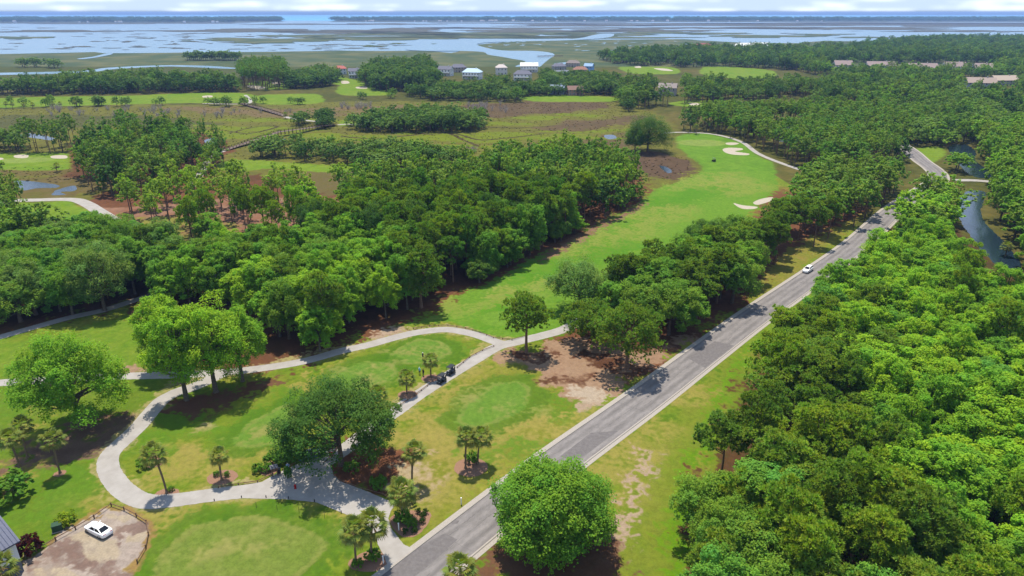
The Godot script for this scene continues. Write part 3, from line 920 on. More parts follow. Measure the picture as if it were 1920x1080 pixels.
func car(n: String, at: Vector3, turn: float, paint: String, long_roof: bool, label: String, category: String) -> void:
	var o := thing(n, label, category, at, turn)
	var u := 0.14 if long_roof else 0.0
	var pm: Material = mats[paint]
	mi("body", loft([[2.36, 0.6, 0.34, 0.58, 0.01], [2.27, 0.76, 0.25, 0.68 + u, 0.02], [1.9, 0.87, 0.2, 0.78 + u, 0.04], [1.2, 0.91, 0.2, 0.88 + u, 0.05], [0.2, 0.92, 0.2, 0.93 + u, 0.03], [-1.0, 0.92, 0.2, 0.96 + u, 0.03], [-1.8, 0.9, 0.22, 0.98 + u, 0.03], [-2.22, 0.82, 0.28, 0.94 + u, 0.02], [-2.36, 0.68, 0.36, 0.72 + u, 0.01]]), pm, o)
	var yt := 1.44 + u * 1.5
	var xr := -1.75 if long_roof else -0.95
	var xd := -2.15 if long_roof else -1.85
	var A := Vector3(1.12, 0.92 + u, 0.8)
	var B := Vector3(0.32, yt - 0.04, 0.62)
	var C := Vector3(xr, yt - 0.05, 0.6)
	var D := Vector3(xd, 0.98 + u, 0.76)
	var f := Vector3(1, 1, -1)
	var v := PackedVector3Array()
	quad(v, A, B, B * f, A * f); quad(v, B, C, C * f, B * f); quad(v, C, D, D * f, C * f)
	quad(v, A, D, C, B); quad(v, A * f, B * f, C * f, D * f)
	mi("cabin", soup(v), pm, o)
	var rf := PackedVector3Array()
	add_box(rf, Vector3(xr + 0.05, yt - 0.045, -0.55), Vector3(0.26, yt, 0.55))
	mi("roof", soup(rf), pm, o)
	mi("windscreen", inset([A, B, B * f, A * f], 0.9, 0.012), mats["car glass"], o)
	mi("rear_window", inset([C, D, D * f, C * f], 0.84, 0.012), mats["car glass"], o)
	for s in [Vector3.ONE, f]:
		var M1: Vector3 = (A.lerp(D, 0.5)) * s
		var M2: Vector3 = (B.lerp(C, 0.42)) * s
		mi("side_window", inset([A * s, B * s, M2, M1], 0.82, 0.012), mats["car glass"], o)
		mi("side_window", inset([M1, M2, C * s, D * s], 0.82, 0.012), mats["car glass"], o)
		var hl := mi("headlight", bevel_box(Vector3(0.22, 0.13, 0.34), 0.03), mats["lamp glass"], o, Vector3(2.17, 0.6 + u, 0.55 * s.z))
		hl.rotation.y = -0.35 * s.z
		mi("tail_light", bevel_box(Vector3(0.12, 0.14, 0.4), 0.03), mats["red"], o, Vector3(-2.25, 0.74 + u, 0.5 * s.z))
		mi("mirror", bevel_box(Vector3(0.12, 0.13, 0.2), 0.03), pm, o, Vector3(0.85, 0.95 + u, 0.98 * s.z))
		wheel(o, 1.42, 0.8 * s.z, 0.34 + u * 0.2, 0.22)
		wheel(o, -1.4, 0.8 * s.z, 0.34 + u * 0.2, 0.22)
	mi("bumper", bevel_box(Vector3(0.16, 0.18, 1.5), 0.05), mats["rubber"], o, Vector3(-2.26, 0.3, 0))

func golf_cart(at: Vector3, turn: float, label: String) -> void:
	var o := thing("golf_cart", label, "golf cart", at, turn, "")
	var blk: Material = mats["black plastic"]
	mi("body", loft([[1.15, 0.4, 0.3, 0.5, 0.02], [1.0, 0.52, 0.24, 0.72, 0.03], [0.62, 0.56, 0.22, 0.84, 0.04], [0.56, 0.56, 0.22, 0.3, 0.0], [-0.05, 0.56, 0.22, 0.3, 0.0], [-0.1, 0.57, 0.22, 0.62, 0.0], [-0.75, 0.57, 0.25, 0.66, 0.0], [-1.15, 0.5, 0.36, 0.55, 0.0]]), blk, o)
	mi("seat", bevel_box(Vector3(0.5, 0.14, 1.05), 0.04), mats["grey vinyl"], o, Vector3(-0.3, 0.64, 0))
	mi("backrest", bevel_box(Vector3(0.12, 0.42, 1.05), 0.04), mats["grey vinyl"], o, Vector3(-0.58, 0.78, 0), Vector3(0, 0, 0.14))
	mi("roof", bevel_box(Vector3(1.75, 0.09, 1.16), 0.04), blk, o, Vector3(-0.08, 1.82, 0))
	for s in [-1, 1]:
		for q in [[0.66, 0.8, 0.72], [-0.86, 0.6, -0.8]]:
			var v := PackedVector3Array()
			tube(v, [Vector3(q[0], q[1], 0.5 * s), Vector3(q[2], 1.84, 0.5 * s)], [0.025, 0.022], 6)
			mi("roof_post", soup(v), blk, o)
		wheel(o, 0.78, 0.48 * s, 0.23, 0.2)
		wheel(o, -0.78, 0.48 * s, 0.23, 0.2)
		mi("headlight", bevel_box(Vector3(0.06, 0.1, 0.18), 0.02), mats["lamp glass"], o, Vector3(1.06, 0.56, 0.3 * s))
	var w := PackedVector3Array()
	tube(w, [Vector3(0.6, 0.78, 0.25), Vector3(0.28, 0.98, 0.25)], [0.02, 0.02], 6)
	for i in 12:
		var a := i * TAU / 12
		var b := (i + 1) * TAU / 12
		tube(w, [Vector3(0.28 + 0.06 * cos(a), 0.98 + 0.1 * cos(a), 0.25 + 0.17 * sin(a)), Vector3(0.28 + 0.06 * cos(b), 0.98 + 0.1 * cos(b), 0.25 + 0.17 * sin(b))], [0.015, 0.015], 5)
	mi("steering_wheel", soup(w), blk, o)
	mi("windscreen", inset([Vector3(0.66, 0.85, 0.5), Vector3(0.71, 1.8, 0.5), Vector3(0.71, 1.8, -0.5), Vector3(0.66, 0.85, -0.5)], 0.96, 0.01), mats["clear glass"], o)
	for s in [-1, 1]:
		var bag := mi("golf_bag", lathe([[0.02, 0.0], [0.13, 0.01], [0.14, 0.4], [0.15, 0.85], [0.12, 0.88], [0.02, 0.86]], 10), mats["grey vinyl"] if s > 0 else blk, o, Vector3(-1.0, 0.45, 0.26 * s), Vector3(0, 0, 0.16))
		var cl := PackedVector3Array()
		for k in 6:
			var e := Vector3(rng.randf_range(-0.08, 0.08), 1.12 + rng.randf() * 0.12, rng.randf_range(-0.08, 0.08))
			tube(cl, [Vector3(e.x * 0.5, 0.8, e.z * 0.5), e], [0.012, 0.012], 4)
			add_box(cl, e - Vector3(0.03, 0.02, 0.02), e + Vector3(0.05, 0.02, 0.02))
		mi("clubs", soup(cl), mats["alloy"], bag)

# ---------- people: one continuous skin over tapered bones ----------
func skin(bones: Array, cell: float, v: PackedVector3Array, c: PackedColorArray) -> void:   # bones: [a, b, ra, rb, colour]
	var lo := Vector3.ONE * 1e9
	var hi := -lo
	for b in bones:
		for i in 2:
			lo = lo.min(b[i] - Vector3.ONE * (b[2 + i] + cell * 3))
			hi = hi.max(b[i] + Vector3.ONE * (b[2 + i] + cell * 3))
	var n := Vector3i(((hi - lo) / cell).ceil()) + Vector3i.ONE
	var g := PackedFloat32Array()
	g.resize(n.x * n.y * n.z)
	g.fill(1.0)
	var own := PackedInt32Array()
	own.resize(g.size())
	var best := g.duplicate()
	for bi in bones.size():
		var b: Array = bones[bi]
		var A: Vector3 = b[0]
		var B: Vector3 = b[1]
		var ab := B - A
		var l2 := maxf(ab.length_squared(), 1e-9)
		var soft := minf(b[2], b[3]) * 0.5 + cell * 0.3
		var ex := Vector3.ONE * (maxf(b[2], b[3]) + cell * 2.5 + soft)
		var i0 := Vector3i(((A.min(B) - ex - lo) / cell).floor()).clamp(Vector3i.ZERO, n - Vector3i.ONE)
		var i1 := Vector3i(((A.max(B) + ex - lo) / cell).ceil()).clamp(Vector3i.ZERO, n - Vector3i.ONE)
		for z in range(i0.z, i1.z + 1):
			for y in range(i0.y, i1.y + 1):
				var at := (z * n.y + y) * n.x
				for x in range(i0.x, i1.x + 1):
					var p := lo + Vector3(x, y, z) * cell
					var t := clampf((p - A).dot(ab) / l2, 0, 1)
					var d := p.distance_to(A + ab * t) - lerpf(b[2], b[3], t)
					var o := g[at + x]
					var h := maxf(soft - absf(o - d), 0.0) / soft
					g[at + x] = minf(o, d) - h * h * soft * 0.25
					if d < best[at + x]:
						best[at + x] = d
						own[at + x] = bi
	var spot := {}
	var off := [0, 1, n.x, n.x + 1, n.x * n.y, n.x * n.y + 1, n.x * n.y + n.x, n.x * n.y + n.x + 1]
	for z in n.z - 1:
		for y in n.y - 1:
			for x in n.x - 1:
				var at := (z * n.y + y) * n.x + x
				var m := 0
				for k in 8:
					if g[at + off[k]] < 0: m |= 1 << k
				if m == 0 or m == 255: continue
				var s := Vector3.ZERO
				var cnt := 0
				for e in [[0, 1], [2, 3], [4, 5], [6, 7], [0, 2], [1, 3], [4, 6], [5, 7], [0, 4], [1, 5], [2, 6], [3, 7]]:
					var a := g[at + off[e[0]]]
					var b2 := g[at + off[e[1]]]
					if (a < 0) != (b2 < 0):
						var pa := Vector3(e[0] & 1, e[0] >> 1 & 1, e[0] >> 2)
						var pb := Vector3(e[1] & 1, e[1] >> 1 & 1, e[1] >> 2)
						s += pa.lerp(pb, a / (a - b2))
						cnt += 1
				spot[at] = lo + (Vector3(x, y, z) + s / cnt) * cell
	for at in spot:
		var ins: bool = g[at] < 0
		for ax in [[1, n.x, n.x * n.y], [n.x, n.x * n.y, 1], [n.x * n.y, 1, n.x]]:
			if ins == (g[at + ax[0]] < 0): continue
			var q := [at, at - ax[1], at - ax[1] - ax[2], at - ax[2]]
			if not (spot.has(q[1]) and spot.has(q[2]) and spot.has(q[3])): continue
			if not ins: q.reverse()
			quad(v, spot[q[0]], spot[q[3]], spot[q[2]], spot[q[1]])
			var col: Color = bones[own[at]][4]
			for i in 6: c.append(col)

func person(at: Vector3, turn: float, shirt: Color, legs: Color, hands: Vector3, hat: Color, label: String) -> void:
	var o := thing("person", label, "person", at, turn)
	var sk := Color(0.38, 0.22, 0.15)
	var sh := Color(0.05, 0.05, 0.05)
	var bones := [[Vector3(0, 0.96, 0), Vector3(0, 1.15, 0), 0.15, 0.14, shirt], [Vector3(0, 1.15, 0), Vector3(0, 1.38, 0.01), 0.14, 0.16, shirt], [Vector3(-0.14, 1.42, 0), Vector3(0.14, 1.42, 0), 0.085, 0.085, shirt], [Vector3(0, 1.44, 0), Vector3(0, 1.56, 0.02), 0.062, 0.058, sk]]
	for s in [-1.0, 1.0]:
		var hip := Vector3(0.095 * s, 0.93, 0)
		var knee := Vector3(0.13 * s, 0.5, 0.04)
		var ank := Vector3(0.15 * s, 0.09, -0.02)
		var sho := Vector3(0.2 * s, 1.42, 0)
		var hand := Vector3(hands.x + 0.03 * s, hands.y, hands.z) if hands != Vector3.ZERO else Vector3(0.3 * s, 0.84, 0.06)
		var el := sho.lerp(hand, 0.5) + Vector3(0.06 * s, -0.05, -0.06)
		bones.append_array([[hip, knee, 0.1, 0.065, legs], [knee, ank, 0.06, 0.042, legs], [ank, ank + Vector3(0.02 * s, -0.045, 0.15), 0.045, 0.04, sh], [sho, el, 0.065, 0.048, shirt], [el, hand, 0.042, 0.03, sk]])
	var v := PackedVector3Array()
	var c := PackedColorArray()
	skin(bones, 0.022, v, c)
	var head := [[Vector3(0, 1.6, 0.03), Vector3(0, 1.7, 0.015), 0.072, 0.09, sk], [Vector3(0, 1.57, 0.075), Vector3(0, 1.6, 0.07), 0.035, 0.04, sk], [Vector3(0, 1.655, 0.1), Vector3(0, 1.625, 0.125), 0.01, 0.016, sk], [Vector3(-0.02, 1.592, 0.105), Vector3(0.02, 1.592, 0.105), 0.009, 0.009, Color(0.3, 0.1, 0.09)]]
	for s in [-1.0, 1.0]:
		head.append_array([[Vector3(0.088 * s, 1.64, 0.0), Vector3(0.09 * s, 1.67, 0.0), 0.014, 0.016, sk], [Vector3(0.033 * s, 1.665, 0.096), Vector3(0.034 * s, 1.665, 0.098), 0.011, 0.011, Color(0.05, 0.04, 0.03)]])
	skin(head, 0.009, v, c)
	for s in [-1.0, 1.0]:
		var w: Vector3 = Vector3(hands.x + 0.03 * s, hands.y, hands.z) if hands != Vector3.ZERO else Vector3(0.3 * s, 0.84, 0.06)
		var hb := [[w, w + Vector3(0, -0.075, 0.015), 0.026, 0.034, sk]]
		for k in 4:
			var f0 := w + Vector3(0.0, -0.085, -0.015 + 0.02 * k)
			var ln: float = [0.058, 0.07, 0.066, 0.052][k]
			var f1 := f0 + Vector3(-0.012 * s, -ln * 0.6, 0.004)
			hb.append_array([[f0, f1, 0.0095, 0.009, sk], [f1, f1 + Vector3(-0.02 * s, -ln * 0.4, 0), 0.009, 0.008, sk]])
		var t0 := w + Vector3(0, -0.035, 0.035)
		hb.append_array([[t0, t0 + Vector3(-0.012 * s, -0.035, 0.026), 0.011, 0.01, sk], [t0 + Vector3(-0.012 * s, -0.035, 0.026), t0 + Vector3(-0.02 * s, -0.062, 0.03), 0.01, 0.008, sk]])
		skin(hb, 0.0065, v, c)
	var m := mat("person skin and clothes", Color.WHITE, 0.8)
	m.vertex_color_use_as_albedo = true
	mi("body", soup(v, c), m, o)
	var hv := PackedVector3Array()
	var hc := PackedColorArray()
	skin([[Vector3(0, 1.7, 0.0), Vector3(0, 1.72, 0.0), 0.098, 0.096, hat], [Vector3(0, 1.705, 0.09), Vector3(0, 1.695, 0.17), 0.05, 0.02, hat]], 0.016, hv, hc)
	mi("cap", soup(hv, hc), m, o)

# ---------- timber rails, boardwalks, houses ----------
func rail_fence(a: Array, label: String, n := "rail_fence", post_h := 0.62, step := 2.6) -> void:
	var w := ground(px(a))
	var o := thing(n, label, "fence", Vector3(w[0].x, 0, w[0].y))
	var org := Vector3(w[0].x, 0, w[0].y)
	var pts := [w[0]]
	for i in w.size() - 1:
		var k := maxi(1, roundi(w[i].distance_to(w[i + 1]) / step))
		for j in k: pts.append(w[i].lerp(w[i + 1], (j + 1.0) / k))
	for i in pts.size():
		var p := Vector3(pts[i].x, 0, pts[i].y) - org
		mi("post", lathe([[0.02, -0.2], [0.1, -0.2], [0.095, post_h - 0.03], [0.06, post_h], [0.01, post_h + 0.01]], 8), mats["timber"], o, p)
		if i > 0:
			var q := Vector3(pts[i - 1].x, 0, pts[i - 1].y) - org
			var v := PackedVector3Array()
			var y := Vector3(0, post_h * 0.68, 0)
			tube(v, [q + y, q.lerp(p, 0.5) + y * 0.97, p + y], [0.068, 0.074, 0.066], 7)
			mi("rail", soup(v), mats["timber"], o)

func boardwalk(a: Array, hs: Array, width: float, label: String) -> void:
	var w := ground(px(a))
	var o := thing("boardwalk", label, "boardwalk", Vector3(w[0].x, 0, w[0].y))
	var pts := []
	for i in w.size() - 1:
		var k := maxi(1, roundi(w[i].distance_to(w[i + 1]) / 3.0))
		for j in k:
			var t := j / float(k)
			pts.append(Vector3(lerpf(w[i].x, w[i + 1].x, t), lerpf(hs[i], hs[i + 1], t), lerpf(w[i].y, w[i + 1].y, t)) - o.position)
	for i in pts.size() - 1:
		var d: Vector3 = pts[i + 1] - pts[i]
		var side := Vector3(d.z, 0, -d.x).normalized() * width * 0.5
		var v := PackedVector3Array()
		var f := Basis(d.normalized(), Vector3.UP, d.normalized().cross(Vector3.UP))
		add_box(v, Vector3(0, -0.18, -width / 2), Vector3(d.length() - 0.05, 0, width / 2), Transform3D(f, pts[i]))
		mi("deck_panel", soup(v), mats["deck wood"], o)
		for s in [-1, 1]:
			var e: Vector3 = pts[i] + side * s
			var pv := PackedVector3Array()
			add_box(pv, Vector3(-0.12, -2.2, -0.12), Vector3(0.12, 1.05, 0.12), Transform3D(Basis(), e))
			mi("post", soup(pv), mats["dark wood"], o)
			var rv2 := PackedVector3Array()
			for y in [0.5, 1.0]: add_box(rv2, Vector3(0.12, y - 0.09, -0.06), Vector3(d.length() - 0.12, y + 0.03, 0.06), Transform3D(f, e))
			mi("railing", soup(rv2), mats["dark wood"], o)

func house(x: float, y: float, w: float, d: float, h: float, turn: float, wall: Color, roof: Color, hip: bool, label: String, floors := 2, porch := false, n := "house") -> void:
	var o := thing(n, label, "house", gp(x, y), turn)
	var wm := mat("siding " + wall.to_html(), wall, 0.8)
	var rm := mat("shingle " + roof.to_html(), roof, 0.85)
	var v := PackedVector3Array()
	add_box(v, Vector3(-w / 2, -0.3, -d / 2), Vector3(w / 2, h, d / 2))
	var rise := d * 0.3
	var e := 0.6
	if not hip:
		for s in [-1, 1]: v.append_array([Vector3(s * w / 2, h, -d / 2), Vector3(s * w / 2, h, d / 2), Vector3(s * w / 2, h + rise, 0)])
	mi("wall", soup(v), wm, o)
	var r := PackedVector3Array()
	var rx := (w / 2 - d * 0.32) if hip else w / 2 + e
	var k := rise / (d / 2)
	for s in [-1, 1]:
		var a := Vector3(-w / 2 - e, h - e * k, s * (d / 2 + e))
		var b := Vector3(w / 2 + e, h - e * k, s * (d / 2 + e))
		quad(r, a, b, Vector3(rx, h + rise, 0), Vector3(-rx, h + rise, 0))
		quad(r, a - Vector3(0, 0.25, 0), b - Vector3(0, 0.25, 0), b, a)
		var c := Vector3(s * (w / 2 + e), h - e * k, -d / 2 - e)
		var c2 := Vector3(s * (w / 2 + e), h - e * k, d / 2 + e)
		if hip: r.append_array([c, c2, Vector3(s * rx, h + rise, 0)])
		quad(r, c - Vector3(0, 0.25, 0), c2 - Vector3(0, 0.25, 0), c2, c)
	var ro := mi("roof", soup(r), rm, o)
	var ch := PackedVector3Array()
	add_box(ch, Vector3(w * 0.2, h + rise * 0.4, -0.5), Vector3(w * 0.2 + 0.9, h + rise + 0.9, 0.4))
	mi("chimney", soup(ch), wm, ro)
	var fh := h / floors
	var cols := maxi(2, int(w / 3.4))
	for fl in floors:
		for i in cols:
			if fl == 0 and i == cols / 2: continue
			var wx := -w / 2 + (i + 0.5) * w / cols
			var q := mi("window", bevel_box(Vector3(1.35, minf(1.9, fh * 0.62), 0.14), 0.02), mats["white trim"], o, Vector3(wx, fl * fh + fh * 0.24, d / 2 + 0.03))
			mi("pane", bevel_box(Vector3(1.1, minf(1.65, fh * 0.54), 0.06), 0.01), mats["window glass"], q, Vector3(0, 0.1, 0.07))
		for i in 2:
			for s in [-1, 1]:
				var q2 := mi("window", bevel_box(Vector3(1.2, minf(1.8, fh * 0.6), 0.14), 0.02), mats["white trim"], o, Vector3(s * (w / 2 + 0.03), fl * fh + fh * 0.24, (i - 0.5) * d * 0.5), Vector3(0, s * PI / 2, 0))
				mi("pane", bevel_box(Vector3(0.95, minf(1.55, fh * 0.52), 0.06), 0.01), mats["window glass"], q2, Vector3(0, 0.1, 0.07))
	mi("door", bevel_box(Vector3(1.3, 2.2, 0.12), 0.02), mats["dark wood"], o, Vector3(-w / 2 + (cols / 2 + 0.5) * w / cols, 0.0, d / 2 + 0.04))
	if porch:
		var pv := PackedVector3Array()
		add_box(pv, Vector3(-w * 0.44, fh - 0.15, d / 2 + 0.2), Vector3(w * 0.44, fh + 0.1, d / 2 + 3.0))
		mi("porch_roof", soup(pv), mats["white trim"], o)
		for i in 5: mi("porch_column", lathe([[0.02, -0.2], [0.16, -0.2], [0.14, fh - 0.15]], 8), mats["white trim"], o, Vector3(-w * 0.42 + i * w * 0.21, 0, d / 2 + 2.8))

# ---------- the place ----------
func blob(cx: float, cy: float, rx: float, ry: float) -> PackedVector2Array:   # ragged island outline, pixels
	var o := PackedVector2Array()
	var n := 40
	var ph := rng.randf() * 10
	for i in n:
		var a := i * TAU / n
		var k := 1.0 + 0.22 * sin(a * 3 + ph) + 0.16 * sin(a * 5 + ph * 2) + 0.12 * sin(a * 9 + ph * 3) + rng.randf_range(-0.12, 0.12)
		o.append(Vector2(cx + cos(a) * rx * k, cy + sin(a) * ry * k))
	return o

func keep_off(w: PackedVector2Array) -> void:
	var r := Rect2(w[0], Vector2.ZERO)
	for p in w: r = r.expand(p)
	keep.append([w, r])

func sky_and_sun() -> void:
	var cam := Camera3D.new()
	cam.name = "camera"
	cam.fov = rad_to_deg(2.0 * atan(540.0 / F))
	cam.near = 0.5
	cam.far = 60000.0
	cam.position = Vector3(0, EYE, 0)
	cam.rotation.x = -atan(518.0 / F)
	add_child(cam)
	cam.current = true
	var sm := ProceduralSkyMaterial.new()
	sm.sky_top_color = Color(0.58, 0.71, 0.90)
	sm.sky_horizon_color = Color(0.78, 0.86, 0.96)
	sm.sky_curve = 0.22
	sm.ground_horizon_color = Color(0.70, 0.80, 0.93)
	sm.ground_bottom_color = Color(0.30, 0.36, 0.34)
	sm.sun_angle_max = 6.0
	sm.sky_energy_multiplier = 0.84
	sm.ground_energy_multiplier = 0.86
	# thin streaks of cloud all round
	var fn := FastNoiseLite.new()
	fn.seed = 5
	fn.frequency = 1.0
	fn.fractal_octaves = 4
	var im := Image.create(2048, 1024, false, Image.FORMAT_RGBA8)
	for y in 512:
		var el := (512 - y) / 512.0 * PI / 2
		for x in 2048:
			var az := x / 2048.0 * TAU
			var n := fn.get_noise_3d(cos(az) * 7.0, sin(el) * 150.0, sin(az) * 7.0) if el < 0.25 else fn.get_noise_3d(cos(az) * 7.0, sin(el) * 20.0 + 30.0, sin(az) * 7.0)
			var a := clampf((n - 0.02) * 2.6, 0, 1)
			im.set_pixel(x, y, Color(1, 0.97, 0.94, a * 0.36))
	sm.sky_cover = ImageTexture.create_from_image(im)
	var sky := Sky.new()
	sky.sky_material = sm
	var env := Environment.new()
	env.background_mode = Environment.BG_SKY
	env.sky = sky
	env.tonemap_mode = Environment.TONE_MAPPER_LINEAR
	env.tonemap_exposure = 1.74
	env.sdfgi_enabled = true
	env.ssao_enabled = true
	env.ssil_enabled = true
	env.fog_enabled = true
	env.fog_density = 0.00008
	env.fog_light_color = Color(0.62, 0.76, 1.0)
	var we := WorldEnvironment.new()
	we.name = "environment"
	we.environment = env
	add_child(we)
	var sun := DirectionalLight3D.new()
	sun.name = "sun"
	sun.light_energy = 1.36
	sun.light_color = Color(1.0, 0.965, 0.9)
	sun.light_angular_distance = 0.5
	sun.shadow_enabled = true
	sun.basis = Basis.looking_at(Vector3(0.08, -1, 0.34).normalized())
	add_child(sun)

func make_materials() -> void:
	mat("white paint", Color(0.86, 0.86, 0.86), 0.25, 0.0, 0.5).clearcoat_enabled = true
	mat("blue paint", Color(0.16, 0.24, 0.36), 0.25, 0.0, 0.5).clearcoat_enabled = true
	mat("car glass", Color(0.05, 0.06, 0.07), 0.06, 0.0, 0.5)
	mat("rubber", Color(0.07, 0.07, 0.07), 0.8)
	mat("alloy", Color(0.6, 0.6, 0.62), 0.3, 0.9)
	mat("lamp glass", Color(0.75, 0.77, 0.8), 0.1, 0.0, 0.5)
	mat("red", Color(0.6, 0.05, 0.05), 0.4)
	mat("black plastic", Color(0.09, 0.09, 0.1), 0.35, 0.0, 0.5)
	mat("grey vinyl", Color(0.34, 0.34, 0.36), 0.6)
	var cg := mat("clear glass", Color(0.9, 0.95, 1.0, 0.12), 0.02, 0.0, 0.5)
	cg.transparency = BaseMaterial3D.TRANSPARENCY_ALPHA
	tex_mat("timber", Color(0.30, 0.23, 0.18), Color(0.48, 0.38, 0.30), 1.5, 41)
	tex_mat("deck wood", Color(0.36, 0.31, 0.28), Color(0.50, 0.44, 0.40), 6.0, 42)
	mat("dark wood", Color(0.26, 0.20, 0.17), 0.85)
	mat("white trim", Color(0.82, 0.82, 0.80), 0.6)
	mat("window glass", Color(0.16, 0.20, 0.25), 0.08, 0.0, 0.5)
	tex_mat("palm bark", Color(0.34, 0.28, 0.22), Color(0.50, 0.43, 0.34), 0.8, 43)
	mat("dead leaf", Color(0.42, 0.34, 0.22), 0.9)
	tex_mat("concrete", sun_col(205, 198, 190), sun_col(222, 216, 209), 17.0, 44, 0.01, 1.4)
	tex_mat("kerb concrete", sun_col(206, 196, 184), sun_col(226, 216, 204), 5.0, 45, 0.03, 1.8)
	tex_mat("asphalt", sun_col(160, 154, 152), sun_col(176, 170, 168), 26.0, 46, 0.014, 1.6)
	tex_mat("new asphalt", sun_col(138, 132, 131), sun_col(154, 148, 147), 14.0, 47, 0.03, 1.6)
	tex_mat("mulch", sun_col(168, 124, 98), sun_col(206, 164, 138), 3.0, 48, 0.05, 2.2)
	tex_mat("bunker sand", sun_col(222, 208, 184), sun_col(238, 226, 206), 8.0, 49)
	tex_mat("marsh grass", sun_col(74, 98, 44), sun_col(120, 122, 66), 520.0, 50, 0.01, 2.2)
	tex_mat("mud flat", sun_col(86, 90, 66), sun_col(112, 106, 80), 400.0, 51, 0.02, 1.8)
	tex_mat("island ground", sun_col(70, 90, 50), sun_col(100, 106, 66), 300.0, 52, 0.02, 1.8)
	tex_mat("roof metal", Color(0.22, 0.25, 0.34), Color(0.28, 0.31, 0.40), 4.0, 53, 0.02, 1.5, 0.45)
	var w := mat("lagoon water", Color(0.33, 0.45, 0.52), 0.22, 0.0, 0.5)
	var fn := FastNoiseLite.new()
	fn.frequency = 0.03
	fn.fractal_octaves = 5
	var im := fn.get_seamless_image(512, 512)
	im.convert(Image.FORMAT_RGBA8)
	im.bump_map_to_normal_map(6.0)
	w.normal_enabled = true
	w.normal_texture = ImageTexture.create_from_image(im)
	w.normal_scale = 0.6
	w.uv1_triplanar = true
	w.uv1_world_triplanar = true
	w.uv1_scale = Vector3.ONE / 60.0
	var w2 := w.duplicate() as StandardMaterial3D
	w2.albedo_color = Color(0.10, 0.15, 0.20)
	w2.roughness = 0.08
	w2.normal_scale = 0.15
	w2.uv1_scale = Vector3.ONE / 14.0
	mats["pond water"] = w2

func strip_mesh(c: PackedVector2Array, width: float, y: float) -> ArrayMesh:   # a band whose texture runs along it
	var v := PackedVector3Array()
	var n := PackedVector3Array()
	var u := PackedVector2Array()
	var idx := PackedInt32Array()
	var run := 0.0
	for i in c.size():
		if i > 0: run += c[i].distance_to(c[i - 1])
		var d := (c[mini(i + 1, c.size() - 1)] - c[maxi(i - 1, 0)]).normalized().orthogonal() * width * 0.5
		for s in [1, -1]:
			v.append(Vector3(c[i].x + d.x * s, y, c[i].y + d.y * s))
			n.append(Vector3.UP)
			u.append(Vector2(0.5 - 0.5 * s, run / 60.0))
		if i > 0:
			var k := i * 2
			idx.append_array([k - 2, k, k - 1, k - 1, k, k + 1])
	var arr := []
	arr.resize(Mesh.ARRAY_MAX)
	arr[Mesh.ARRAY_VERTEX] = v
	arr[Mesh.ARRAY_NORMAL] = n
	arr[Mesh.ARRAY_TEX_UV] = u
	arr[Mesh.ARRAY_INDEX] = idx
	var m := ArrayMesh.new()
	m.add_surface_from_arrays(Mesh.PRIMITIVE_TRIANGLES, arr)
	return m

func road_material() -> StandardMaterial3D:   # worn asphalt: polished wheel tracks, oil drip line, tar-filled cracks
	var w := 128
	var h := 1024
	var im := Image.create(w, h, false, Image.FORMAT_RGB8)
	var n0: PackedByteArray = nz[0]
	var n1: PackedByteArray = nz[1]
	var n2: PackedByteArray = nz[2]
	for y in h:
		for x in w:
			var t := (x + 0.5) / w
			var i := ((y & 511) << 9) | (x * 3 & 511)
			var lane := absf(fposmod(t * 2.0, 1.0) - 0.5)
			var k := 0.92 + 0.06 * exp(-pow((lane - 0.25) / 0.09, 2)) - 0.07 * exp(-pow(lane / 0.1, 2)) + (n0[i] - 128) / 128.0 * 0.07 + (n1[i] - 128) / 128.0 * 0.06 + (n2[i] - 128) / 128.0 * 0.05
			if absf(t - 0.5 - (n1[(y & 511) << 9] - 128) / 9000.0) < 0.006: k -= 0.12
			im.set_pixel(x, y, sun_col(178 * k, 171 * k, 168 * k))
	for j in 26:
		var x := rng.randf_range(0, w)
		var y := rng.randi_range(0, h - 60)
		var across := j % 2 == 0
		for s in 50:
			im.set_pixel(clampi(int(x), 0, w - 1), y, sun_col(116, 110, 110))
			if across: x += 2.6 if x < w - 3 else -w + 4.0
			else: x += rng.randf_range(-0.7, 0.7)
			y += (rng.randi() % 4) / 3 if across else 1
	var m := mat("worn asphalt", Color.WHITE, 0.85)
	m.albedo_texture = ImageTexture.create_from_image(im)
	return m

